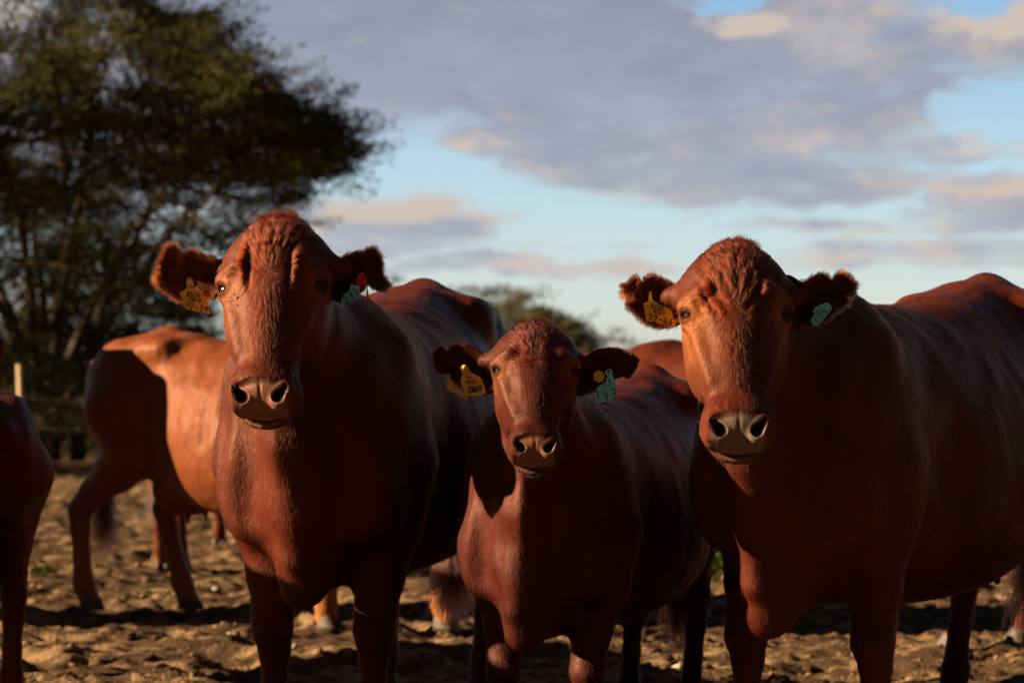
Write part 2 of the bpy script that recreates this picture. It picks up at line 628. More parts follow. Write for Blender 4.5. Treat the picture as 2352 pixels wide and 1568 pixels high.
M_COAT1 = coat_material('red_coat', (0.092, 0.0155, 0.0046), (0.055, 0.0088, 0.0031), muzzle=(0.23, 0.105, 0.065))
M_COAT2 = coat_material('dark_red_coat', (0.066, 0.0100, 0.0046), (0.036, 0.0056, 0.0032), pale=(0.26, 0.09, 0.032), muzzle=(0.19, 0.085, 0.052))
M_COAT3 = coat_material('tan_red_coat', (0.092, 0.0158, 0.0046), (0.053, 0.0086, 0.0031), pale=(0.40, 0.15, 0.045), muzzle=(0.155, 0.110, 0.085))
M_COAT4 = coat_material('orange_coat', (0.185, 0.050, 0.0145), (0.13, 0.033, 0.010))
M_HAIR = hair_material('red_hair', (0.112, 0.0165, 0.0044))
M_HAIR_E = hair_material('foxy_ear_hair', (0.26, 0.06, 0.018))
M_HAIR_D = hair_material('dark_red_hair', (0.064, 0.0088, 0.0038))
M_HAIR_O = hair_material('orange_hair', (0.34, 0.11, 0.035))
M_HAIR_B = hair_material('blackish_hair', (0.035, 0.012, 0.008))
M_WHISK = hair_material('whisker_hair', (0.45, 0.33, 0.25))
M_HOOF = simple('hoof_horn', (0.065, 0.045, 0.030), 0.6, var=0.35, vscale=30, bump=0.002, bscale=90)
M_EYE = simple('eye_dark', (0.010, 0.005, 0.004), 0.16, 0.35)
M_IRIS = simple('iris_brown', (0.022, 0.009, 0.005), 0.16, 0.35)
M_TAG_Y = simple('yellow_tag_plastic', (0.78, 0.47, 0.035), 0.45, var=0.16, vscale=70)
M_TAG_YO = simple('worn_yellow_tag_plastic', (0.56, 0.38, 0.06), 0.5, var=0.3, vscale=60)
M_TAG_T = simple('turquoise_tag_plastic', (0.16, 0.66, 0.58), 0.45, var=0.14, vscale=70)
M_TAG_R = simple('red_tag_plastic', (0.68, 0.05, 0.04), 0.45, var=0.14, vscale=70)
M_INK = simple('black_ink', (0.012, 0.012, 0.012), 0.5)


def W(px, py, depth):
    """point of the scene seen at (px, py) of the 2352 px wide photograph at that depth"""
    return np.array([(px - 1176) * depth / FPX, depth, CAM_H + (850 - py) * depth / FPX])


# ------------------------------------------------------------------ the cow
HEAD_T = smooth_table([
    # u      w      top     bot    n    egg
    [0.000, 0.052, -0.045, -0.105, 2.2, 0.0],
    [0.030, 0.080, -0.012, -0.135, 2.3, 0.0],
    [0.070, 0.088, 0.002, -0.150, 2.4, -0.05],
    [0.120, 0.085, 0.000, -0.150, 1.85, -0.06],
    [0.180, 0.089, 0.006, -0.165, 1.75, -0.08],
    [0.250, 0.097, 0.012, -0.205, 1.75, -0.10],
    [0.320, 0.115, 0.017, -0.250, 1.8, -0.12],
    [0.380, 0.126, 0.018, -0.265, 1.85, -0.10],
    [0.440, 0.130, 0.010, -0.240, 1.9, -0.06],
    [0.500, 0.119, -0.008, -0.205, 2.0, 0.0],
    [0.545, 0.083, -0.040, -0.165, 2.0, 0.0],
    [0.578, 0.034, -0.076, -0.120, 2.0, 0.0]])
TORSO = [
    # x      w      top    bot    n    egg
    [-1.93, 0.06, 1.20, 0.98, 2.0, 0.0],
    [-1.86, 0.15, 1.29, 0.86, 2.2, 0.0],
    [-1.65, 0.215, 1.355, 0.78, 2.1, 0.0],
    [-1.38, 0.260, 1.395, 0.64, 2.15, 0.05],
    [-1.10, 0.345, 1.345, 0.535, 2.1, 0.16],
    [-0.70, 0.385, 1.31, 0.50, 2.1, 0.18],
    [-0.35, 0.335, 1.30, 0.52, 2.2, 0.10],
    [-0.05, 0.265, 1.325, 0.565, 2.15, -0.08],
    [0.15, 0.225, 1.27, 0.61, 2.05, -0.25],
    [0.30, 0.150, 1.12, 0.68, 2.0, -0.30],
    [0.36, 0.07, 1.00, 0.74, 2.0, 0.0]]


NOS_A, NOS_B = (0.064, 0.043, 0.004), (0.044, 0.016, -0.006)


class Cow:
    def __init__(s, pos, heading, scale=1.0, head=None, feet=None, hs=1.0, girth=1.0, folds=0, brisket=(0.30, 0.56, 0.065),
                 udder=True, detail=1, belly=0.0, wm=1.0, torso=None, tail=(0.0, 0.62), rump=0.0, neckr=1.0, pend=0.0, mw=0.86, ribs=0.0014, legw=1.0):
        s.legw = legw
        s.mw = mw
        s.ribs = ribs
        s.B = np.array([pos[0], pos[1], 0.0], np.float32)
        h = np.array([heading[0], heading[1]], float)
        h /= np.linalg.norm(h)
        s.h = np.array([h[0], h[1], 0.0], np.float32)
        s.l = np.array([-h[1], h[0], 0.0], np.float32)
        s.s = scale
        T = np.array(torso or TORSO, float)
        T[:, 1] *= girth
        T[2:8, 3] -= belly
        T[1:5, 2] += rump
        s.T = smooth_table(T)
        s.hs = hs                      # head scale
        s.wm = wm
        # head frame: O, L (its left), U (towards the poll), N (face normal)
        O, yaw, pitch, roll = head
        y, p, r = map(math.radians, (yaw, pitch, roll))
        f = np.array([math.sin(y), -math.cos(y), 0.0])
        L = np.array([math.cos(y), math.sin(y), 0.0])
        Zv = np.array([0, 0, 1.0])
        N = math.cos(p) * f + math.sin(p) * Zv
        U = math.cos(p) * Zv - math.sin(p) * f
        L, U = math.cos(r) * L + math.sin(r) * U, -math.sin(r) * L + math.cos(r) * U
        s.O = np.asarray(O, np.float32)
        s.R = np.stack([L, U, N]).astype(np.float32)
        s.feet = feet or [(0.02, 0.15), (0.0, -0.15), (-1.72, 0.17), (-1.68, -0.17)]
        s.folds = folds
        s.brisket = brisket
        s.udder = udder
        s.detail = detail
        s.tail = tail
        s.neckr = neckr
        s.pend = pend
        s.make_legs()

    def b2w(s, q):
        q = np.asarray(q, np.float32) * s.s
        return s.B + q[..., :1] * s.h + q[..., 1:2] * s.l + q[..., 2:3] * np.array([0, 0, 1], np.float32)

    def w2b(s, p):
        d = p - s.B
        return np.stack([d @ s.h, d @ s.l, d[:, 2]], -1) / s.s

    def h2w(s, q):
        return s.O + (np.asarray(q, np.float32) * s.hs) @ s.R

    def w2h(s, p):
        return ((p - s.O) @ s.R.T) / s.hs

    def make_legs(s):
        s.legs = []
        for i, (fx, fy) in enumerate(s.feet):
            sg = 1 if i % 2 == 0 else -1
            if i < 2:
                top = np.array([0.0, 0.165 * sg, 0.86])
                pts = [(0.0, 0.86, 0.150), (0.15, 0.70, 0.105), (0.50, 0.55, 0.070), (0.62, 0.46, 0.056), (0.72, 0.405, 0.054),
                       (0.80, 0.345, 0.041), (0.90, 0.24, 0.034), (1.0, 0.135, 0.044), (1.0, 0.10, 0.040), (1.08, 0.05, 0.044)]
                off = [0, -0.03, -0.01, 0.0, 0.015, 0.0, 0, 0.0, 0.01, 0.03]
                c = [np.array([top[0] + (fx - top[0]) * t + off[j], top[1] + (fy - top[1]) * t, z]) for j, (t, z, r) in enumerate(pts)]
                s.legs.append((np.array(c), [r * s.legw for _, _, r in pts]))
            else:
                hip = np.array([-1.60, 0.155 * sg, 1.02])
                foot = np.array([fx, fy, 0.05])
                rel = [((-1.60, 1.00), 0.175, 0.0), ((-1.50, 0.82), 0.130, 0.15), ((-1.60, 0.70), 0.092, 0.40), ((-1.72, 0.59), 0.060, 0.62),
                       ((-1.80, 0.50), 0.050, 0.75), ((-1.79, 0.40), 0.040, 0.82), ((-1.76, 0.27), 0.035, 0.92), ((-1.73, 0.135), 0.044, 1.0),
                       ((-1.71, 0.10), 0.040, 1.0), ((-1.69, 0.05), 0.044, 1.0)]
                dx = fx + 1.70
                c = [np.array([x + dx * t, hip[1] + (fy - hip[1]) * t, z]) for ((x, z), r, t) in rel]
                s.legs.append((np.array(c), [r * s.legw for _, r, _ in rel]))

    # body part of the field, in body coordinates
    def f_body(s, p):
        q = s.w2b(p)
        qs = q.copy()
        d = loft(q[:, 0], q[:, 1], q[:, 2], s.T)
        qa = q.copy()
        qa[:, 1] = np.abs(qa[:, 1])
        # shoulder blade, haunch, hook and pin bones
        d = smin(d, ell(qa, (0.02, 0.185, 0.92), (0.17, 0.095, 0.30)), 0.07)
        d = smin(d, ell(qa, (0.20, 0.15, 0.80), (0.12, 0.10, 0.15)), 0.08)
        d = smin(d, ell(qa, (-1.62, 0.165, 1.05), (0.24, 0.125, 0.30)), 0.08)
        d = smin(d, ell(qa, (-1.36, 0.205, 1.300), (0.09, 0.05, 0.05)), 0.12)
        d = smin(d, ell(qa, (-1.86, 0.10, 1.19), (0.06, 0.045, 0.06)), 0.05)
        # flank hollow in front of the hook bone and behind the shoulder
        d = smax(d, -ell(qa, (-1.16, 0.44, 1.16), (0.16, 0.09, 0.14)), 0.10)
        d = smax(d, -ell(qa, (-0.26, 0.42, 0.86), (0.06, 0.10, 0.25)), 0.10)
        # spine ridge and tail head
        d = smin(d, rcone(q, (-1.45, 0, 1.375), (-1.87, 0, 1.28), 0.035, 0.030), 0.06)
        # ribs, very soft
        rib = np.sin(q[:, 0] * 2 * np.pi / 0.105 + q[:, 2] * 3.0) * s.ribs * np.exp(-((q[:, 0] + 0.75) / 0.33) ** 4) * np.exp(-((q[:, 2] - 0.98) / 0.2) ** 4)
        d = d + rib
        # brisket and dewlap
        bx, bz, br = s.brisket
        d = smin(d, rcone(q, (0.14, 0, 0.86), (bx, 0, bz), 0.215, br), 0.08)
        d = smin(d, rcone(q, (bx, 0, bz), (-0.05, 0, 0.62), br, 0.07), 0.13)
        if s.udder:
            d = smin(d, ell(q, (-1.34, 0, 0.60), (0.20, 0.13, 0.12)), 0.06)
            qq = qa - np.array([0, 0.06, 0], np.float32)
            for tx in (-1.27, -1.39):
                d = smin(d, rcone(qq, (tx, 0, 0.50), (tx, 0, 0.455), 0.016, 0.011), 0.02)
        if s.pend:
            d = smin(d, rcone(q, (-0.75, 0, 0.52 - s.pend), (-1.05, 0, 0.50 - s.pend), 0.05, 0.045), 0.07)
        # neck, between head and chest, through world space
        inv = lambda a: s.w2b(s.h2w(np.array([a], np.float32)))[0]
        k = s.hs / s.s
        nr = s.neckr
        d = smin(d, rcone(q, inv((0, 0.455, -0.165)), (0.0, 0, 1.20), 0.085 * k, 0.13 * nr), 0.10)
        d = smin(d, rcone(q, inv((0, 0.36, -0.17)), (0.12, 0, 1.02), 0.112 * k, 0.205 * nr), 0.10)
        d = smin(d, rcone(q, inv((0, 0.25, -0.20)), (0.22, 0, 0.84), 0.066 * k, 0.16 * nr), 0.09)
        # dewlap fold from the throat to the brisket
        m1 = inv((0, 0.17, -0.175))
        mid = (m1 * 0.36 + np.array([0.41, 0, 0.86]) * 0.64)
        mid[2] -= 0.03
        d = smin(d, rcone(q, m1, mid, 0.026 * k, 0.020), 0.08)
        d = smin(d, rcone(q, mid, (bx + 0.07, 0, bz + 0.09), 0.020, 0.026), 0.10)
        # long neck folds
        fold = np.sin(q[:, 1] * 2 * np.pi / 0.075 + 1.5 * q[:, 2]) * 0.0035
        fold = fold * np.exp(-((q[:, 0] - 0.32) / 0.22) ** 4) * np.exp(-((q[:, 2] - 1.05) / 0.22) ** 4)
        d = d + fold
        # jugular groove, shoulder crease and soft muscle relief
        d = smax(d, -rcone(qa, (0.37, 0.125, 1.02), (0.345, 0.150, 0.74), 0.020, 0.030), 0.07)
        d = smax(d, -rcone(qa, (-0.16, 0.345, 1.10), (-0.20, 0.36, 0.72), 0.035, 0.045), 0.06)
        x_, y_, z_ = q[:, 0], q[:, 1], q[:, 2]
        musc = np.sin(x_ * 23 + 1.3 * np.sin(z_ * 11)) * np.sin(z_ * 19 + 1.1 * np.sin(x_ * 13 + 1)) + 0.8 * np.sin(y_ * 31 + z_ * 17 + 2 * np.sin(x_ * 7)) * np.sin(z_ * 12 - x_ * 9 + 0.5)
        d = d + 0.0042 * musc * np.clip((z_ - 0.5) / 0.2, 0, 1)
        for (c, r) in s.legs:
            lo, hi = c.min(0) - 0.35, c.max(0) + 0.35
            near = ((q > lo) & (q < hi)).all(1)
            if near.any():
                qq = q[near]
                dl = chain(qq, c, r, 0.02)
                d[near] = smin(d[near], dl, 0.045)
        # tail
        ty, tz = s.tail
        d = smin(d, rcone(q, (-1.90, 0, 1.26), (-1.985, ty * 0.4, 1.10), 0.030, 0.024), 0.03)
        d = smin(d, rcone(q, (-1.985, ty * 0.4, 1.10), (-1.97, ty, tz), 0.024, 0.015), 0.02)
        return d * s.s

    def wx(s, u):
        t = np.clip((u - 0.07) / 0.20, 0, 1)
        return s.wm * (s.mw + (1 - s.mw) * t * t * (3 - 2 * t))

    def f_head(s, p):
        q = s.w2h(p)
        x, u, y = q[:, 0], q[:, 1], q[:, 2]
        wx = s.wx(u)
        d = loft(u, x / wx, y, HEAD_T)
        a = np.stack([np.abs(x) / wx, u, y], -1)
        d = smin(d, ell(a, (0.0, 0.062, -0.067), (0.085, 0.060, 0.073)), 0.03)
        d = smin(d, ell(a, (0.047, 0.033, -0.066), (0.040, 0.042, 0.058)), 0.02)
        # cheeks, brow, eye socket
        d = smin(d, ell(a, (0.070, 0.27, -0.15), (0.048, 0.11, 0.075)), 0.05)
        d = smin(d, rcone(a, (0.116, 0.386, -0.052), (0.078, 0.405, -0.008), 0.021, 0.017), 0.03)
        d = smin(d, ell(a, (0.104, 0.352, -0.060), (0.027, 0.034, 0.034)), 0.022)
        d = smin(d, rcone(a, (0.092, 0.30, -0.045), (0.062, 0.16, -0.035), 0.012, 0.012), 0.03)
        # hollow between the cheek line and the muzzle
        d = smax(d, -ell(a, (0.118, 0.140, -0.080), (0.026, 0.060, 0.05)), 0.04)
        # ear roots
        d = smin(d, rcone(a, (0.095, 0.450, -0.130), (0.150, 0.455, -0.140), 0.036, 0.024), 0.04)
        if s.detail:
            if s.folds == 1:      # two standing folds over the inner brow
                w = np.exp(-((u - 0.395) / 0.062) ** 4) * (y > -0.1)
                t = np.abs(x) - (0.072 + 0.06 * (u - 0.40))
                d = d - w * (0.0070 * np.exp(-(t / 0.010) ** 2) - 0.0065 * np.exp(-((t + 0.018) / 0.009) ** 2))
                w2 = np.exp(-((u - 0.47) / 0.03) ** 2) * np.exp(-(x / 0.07) ** 4)
                d = d - w2 * 0.003 * np.sin(u * 2 * np.pi / 0.030)
            elif s.folds == 3:    # slanting wrinkles over the forehead
                w = np.exp(-((u - 0.40) / 0.070) ** 4) * np.exp(-((np.abs(x) - 0.060) / 0.045) ** 4) * (y > -0.1)
                ph = (np.abs(x) * 0.88 - (u - 0.34) * 0.42) * 2 * np.pi / 0.027
                d = d - w * 0.0022 * np.sin(ph + 0.6 * np.sin(u * 60))
                w = np.exp(-((u - 0.44) / 0.06) ** 4) * np.exp(-(x / 0.035) ** 4)
                d = d + w * 0.004 * np.exp(-(x / 0.008) ** 2)
            elif s.folds == 2:
                w = np.exp(-((u - 0.42) / 0.05) ** 2) * np.exp(-(x / 0.02) ** 2)
                d = d + w * 0.006
            # wrinkles round the eye
            er = np.sqrt((np.abs(x) - 0.098) ** 2 + (u - 0.352) ** 2 + 0.4 * (y + 0.03) ** 2)
            d = d - 0.0008 * np.sin((er - 0.03) * 2 * np.pi / 0.015) * np.exp(-((er - 0.043) / 0.014) ** 2)
            # eye opening: along the outward direction
            n = np.array([0.80, 0.02, 0.60])
            n /= np.linalg.norm(n)
            tdir = np.array([-0.60, -0.16, 0.80])
            tdir -= n * (tdir @ n)
            tdir /= np.linalg.norm(tdir)
            b = np.cross(n, tdir)
            e = a - np.array([0.123, 0.350, -0.036], np.float32)
            ee = np.stack([e @ n, e @ tdir, e @ b], -1).astype(np.float32)
            d = smax(d, -ell(ee, (0.003, 0, -0.001), (0.026, 0.0185, 0.0098)), 0.006)
        # lower lip and chin
        d = smin(d, ell(a, (0.0, 0.015, -0.111), (0.068, 0.043, 0.034)), 0.006)
        d = smin(d, ell(a, (0.0, 0.090, -0.130), (0.055, 0.07, 0.040)), 0.03)
        # mouth corner groove
        g1 = ell(a, (0.0, -0.010, -0.094), (0.090, 0.030, 0.0032))
        d = smax(d, -g1, 0.008)
        # nostrils: a raised comma-shaped rim round a deep hollow
        d = smin(d, rcone(a, (0.060, 0.046, -0.016), (0.045, 0.018, -0.028), 0.019, 0.023), 0.012)
        d = smax(d, -rcone(a, NOS_A, NOS_B, 0.0080, 0.0128), 0.007)
        d = smax(d, -rcone(a, NOS_B, (0.054, 0.066, -0.040), 0.0120, 0.009), 0.006)
        # groove down the middle of the upper lip
        d = d + 0.0025 * np.exp(-(x / 0.004) ** 2) * np.exp(-((u - 0.03) / 0.03) ** 2) * (y > -0.09)
        return d * s.hs * 0.92

    def f(s, p):
        d = s.f_body(p)
        lo = s.h2w(np.array([0, 0.28, -0.12]))
        near = np.linalg.norm(p - lo, axis=1) < 0.52 * s.hs + 0.05
        if near.any():
            dh = s.f_head(p[near])
            d[near] = smin(d[near], dh, 0.035 * s.hs)
        return d

    def build_mesh(s, hc=0.014, hf=0.0042, ground=0.03):
        pts = s.b2w(np.array([[x, y, z] for x in (-2.1, 0.5) for y in (-0.5, 0.5) for z in (0, 1.5)]))
        hp = s.h2w(np.array([[x, u, y] for x in (-0.19, 0.19) for u in (-0.05, 0.60) for y in (-0.34, 0.04)]))
        al = np.concatenate([pts, hp])
        lo, hi = al.min(0) - 0.05, al.max(0) + 0.05
        lo[2] = ground
        hl = s.h2w(np.array([[x, u, y] for x in (-0.16, 0.16) for u in (-0.03, 0.59) for y in (-0.17, 0.03)]))
        a, b = hl.min(0), hl.max(0)
        fn = [[(a[i], b[i], hf)] for i in range(3)]
        X, Y, Z = (axis_coords(lo[i], hi[i], hc, fn[i]) for i in range(3))
        P, F = surface_nets(s.f, X, Y, Z)
        P = project(s.f, P, 2, hf)
        return P, F

    def attrs(s, P):
        q = s.w2h(P)
        x, u, y = np.abs(q[:, 0]) / s.wx(q[:, 1]), q[:, 1], q[:, 2]
        S = lambda v, a, b: (lambda t: t * t * (3 - 2 * t))(np.clip((v - a) / (b - a), 0, 1))
        inh = (u < 0.6) & (y > -0.35) & (x < 0.2) & (u > -0.08)
        muz = S(-u, -0.074 + 3 * x * x, -0.046 + 3 * x * x) * S(-x, -0.080, -0.050) * S(y, -0.110, -0.088)
        muz = np.where(u < 0.03, muz * 1.0, muz)
        eye = np.exp(-(((x - 0.112) / 0.030) ** 2 + ((u - 0.350) / 0.040) ** 2)) * (y > -0.12)
        chk = np.exp(-(((x - 0.10) / 0.035) ** 2 + ((u - 0.27) / 0.09) ** 2)) * (y > -0.16)
        lips = S(-u, -0.05, -0.015) * (y > -0.16) * 0.12
        pale = np.clip(eye * s.pal[0] + chk * s.pal[1] + lips, 0, 1)
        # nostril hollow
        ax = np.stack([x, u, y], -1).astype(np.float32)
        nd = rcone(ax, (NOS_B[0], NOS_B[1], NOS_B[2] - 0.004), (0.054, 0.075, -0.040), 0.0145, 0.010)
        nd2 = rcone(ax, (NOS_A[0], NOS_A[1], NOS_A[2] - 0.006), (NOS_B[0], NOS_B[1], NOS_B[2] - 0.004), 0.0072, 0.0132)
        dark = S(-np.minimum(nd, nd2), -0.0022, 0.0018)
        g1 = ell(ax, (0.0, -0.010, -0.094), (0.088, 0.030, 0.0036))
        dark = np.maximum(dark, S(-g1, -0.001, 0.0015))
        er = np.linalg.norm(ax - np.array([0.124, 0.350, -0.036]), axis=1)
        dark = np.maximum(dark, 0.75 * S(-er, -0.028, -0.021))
        for arr in (muz, pale, dark):
            arr[~inh] = 0
        leg = S(-P[:, 2], -0.5 * s.s, -0.2 * s.s) * s.pal[2]
        return dict(muzzle=muz, pale=pale, dark=dark, leg=leg)
    pal = (0.6, 0.3, 0.1)


def ear_mesh(cow, U, L, conv, depth0, sweep=0.035, cup=0.022, thick=0.0075, root=(0.0, 0.0)):
    """an ear as a cupped leaf with real thickness; U/L are its upper and lower edges from root to tip"""
    n, mv = 44, 15
    U = np.array([conv(*p) for p in U], float)
    L = np.array([conv(*p) for p in L], float)
    # carry the root on into the head
    c0 = (U[0] + L[0]) / 2
    c1 = (U[1] + L[1]) / 2
    dirn = (c0 - c1) / np.linalg.norm(c0 - c1)
    U = np.concatenate([[(U[0] * 0.7 + c0 * 0.3) + dirn * 26], U])
    L = np.concatenate([[(L[0] * 0.7 + c0 * 0.3) + dirn * 26], L])
    k = len(U)
    ts = np.linspace(0, k - 1, n)

    def sp(A):
        o = np.empty((n, 2))
        for j, t in enumerate(ts):
            i = min(int(t), k - 2)
            f = t - i
            p0, p1, p2, p3 = A[max(i - 1, 0)], A[i], A[i + 1], A[min(i + 2, k - 1)]
            o[j] = 0.5 * (2 * p1 + (p2 - p0) * f + (2 * p0 - 5 * p1 + 4 * p2 - p3) * f * f + (3 * p1 - p0 - 3 * p2 + p3) * f**3)
        return o
    Us, Ls = sp(U), sp(L)
    v = np.linspace(0, 1, mv)
    t = np.linspace(0, 1, n)
    px = Us[:, None, :] * (1 - v)[None, :, None] + Ls[:, None, :] * v[None, :, None]
    wid = np.linalg.norm(Us - Ls, axis=1)
    wid = wid / wid.max()
    vv = 2 * v - 1
    dep = depth0 + sweep * t[:, None] ** 1.3 + cup * wid[:, None] * (1 - vv[None, :] ** 2) - 0.016 * np.clip(t[:, None] - 0.55, 0, 1) * 2
    rng = np.random.RandomState(5)
    dep = dep + 0.003 * np.sin(t[:, None] * 17 + vv[None, :] * 3) * t[:, None]
    X = (px[..., 0] - 1176) * dep / FPX
    Zz = CAM_H + (850 - px[..., 1]) * dep / FPX
    front = np.stack([X, dep, Zz], -1)
    # outward normal by differences
    du = np.gradient(front, axis=0)
    dv = np.gradient(front, axis=1)
    N = np.cross(du, dv)
    N /= np.linalg.norm(N, axis=2)[..., None] + 1e-9
    N *= np.where((N[..., 1] > 0), 1, -1)[..., None]
    edge = np.minimum(1, 5 * np.minimum(v, 1 - v) + 0.35)[None, :] * np.minimum(1, 6 * (1 - t) + 0.3)[:, None]
    back = front + N * (thick * edge + 0.010 * (1 - t)[:, None] ** 2)[..., None]
    A = np.arange(n * mv).reshape(n, mv)
    Bk = A + n * mv
    q = lambda G: np.stack([G[:-1, :-1], G[1:, :-1], G[1:, 1:], G[:-1, 1:]], -1).reshape(-1, 4)
    F = [q(A), q(Bk)[:, ::-1]]
    for (a, b) in ((A[:, 0], Bk[:, 0]), (Bk[:, -1], A[:, -1]), (A[-1, :], Bk[-1, :]), (Bk[0, :], A[0, :])):
        F.append(np.stack([a[:-1], b[:-1], b[1:], a[1:]], -1))
    V = np.concatenate([front.reshape(-1, 3), back.reshape(-1, 3)])
    F = np.concatenate(F)
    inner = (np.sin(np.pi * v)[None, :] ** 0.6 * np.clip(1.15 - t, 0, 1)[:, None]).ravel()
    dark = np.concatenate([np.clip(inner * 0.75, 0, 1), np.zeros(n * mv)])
    rim = dict(front=front, back=back, N=N, t=t, v=v)
    return V, F, dark, rim


def text_mesh(s, bold=0.0):
    cu = bpy.data.curves.new('txt', 'FONT')
    cu.body = s
    cu.align_x = 'CENTER'
    cu.align_y = 'CENTER'
    cu.offset = bold
    cu.resolution_u = 3
    o = bpy.data.objects.new('txt', cu)
    COL.objects.link(o)
    dg = bpy.context.evaluated_depsgraph_get()
    me = bpy.data.meshes.new_from_object(o.evaluated_get(dg))
    me.calc_loop_triangles()
    V = np.array([v.co[:2] for v in me.vertices])
    F = np.array([t.vertices[:] for t in me.loop_triangles])
    bpy.data.objects.remove(o)
    bpy.data.curves.remove(cu)
    bpy.data.meshes.remove(me)
    return V, F


def stroke_mesh(lines, w=0.06):
    """hand-drawn strokes as flat ribbons; lines = list of point lists"""
    vs, fs, n = [], [], 0
    for ln in lines:
        P = np.array(ln, float)
        # round the polyline a little
        for _ in range(2):
            if len(P) > 2:
                Q = [P[0]]
                for i in range(len(P) - 1):
                    Q += [P[i] * 0.75 + P[i + 1] * 0.25, P[i] * 0.25 + P[i + 1] * 0.75]
                Q.append(P[-1])
                P = np.array(Q)
        T = np.gradient(P, axis=0)
        T /= np.linalg.norm(T, axis=1)[:, None] + 1e-9
        Nn = np.stack([-T[:, 1], T[:, 0]], -1) * w / 2
        a = np.concatenate([P + Nn, P - Nn])
        m = len(P)
        i = np.arange(m - 1)
        f = np.concatenate([np.stack([i, i + m, i + 1], -1), np.stack([i + 1, i + m, i + m + 1], -1)])
        vs.append(a)
        fs.append(f + n)
        n += len(a)
    return np.concatenate(vs), np.concatenate(fs)


D = {  # hand-written digits in a 0.6 x 1 box
    '1': [[(0.3, 1), (0.28, 0)]],
    '2': [[(0.02, 0.8), (0.2, 1.0), (0.5, 0.95), (0.5, 0.65), (0.05, 0.05), (0.05, 0.0), (0.55, 0.05)]],
    '3': [[(0.02, 0.9), (0.3, 1.02), (0.52, 0.85), (0.45, 0.6), (0.2, 0.55), (0.5, 0.45), (0.5, 0.1), (0.25, -0.02), (0.0, 0.1)]],
    '4': [[(0.15, 1.0), (0.05, 0.4), (0.55, 0.4)], [(0.42, 0.75), (0.38, -0.15)]],
    '5': [[(0.5, 1.0), (0.1, 1.0), (0.08, 0.6), (0.4, 0.62), (0.52, 0.3), (0.35, 0.0), (0.0, 0.05)]],
    '6': [[(0.5, 1.0), (0.15, 0.7), (0.02, 0.3), (0.15, 0.0), (0.45, 0.05), (0.5, 0.35), (0.3, 0.5), (0.05, 0.35)]],
    '7': [[(0.0, 0.95), (0.55, 1.0), (0.2, 0.0)]],
    '9': [[(0.5, 0.85), (0.3, 1.0), (0.05, 0.8), (0.12, 0.55), (0.4, 0.6), (0.5, 0.9), (0.45, 0.4), (0.3, -0.1)]],
    '-': [[(0.1, 0.5), (0.5, 0.5)]], '/': [[(0.45, 1.0), (0.1, 0.0)]], ' ': []}


def hand_text(s, w=0.1, adv=0.78):
    lines = []
    for i, ch in enumerate(s):
        for ln in D[ch]:
            lines.append([(x + i * adv, y) for x, y in ln])
    V, F = stroke_mesh(lines, w)
    V = V - np.array([(len(s) * adv - 0.18) / 2, 0.5])
    return V, F


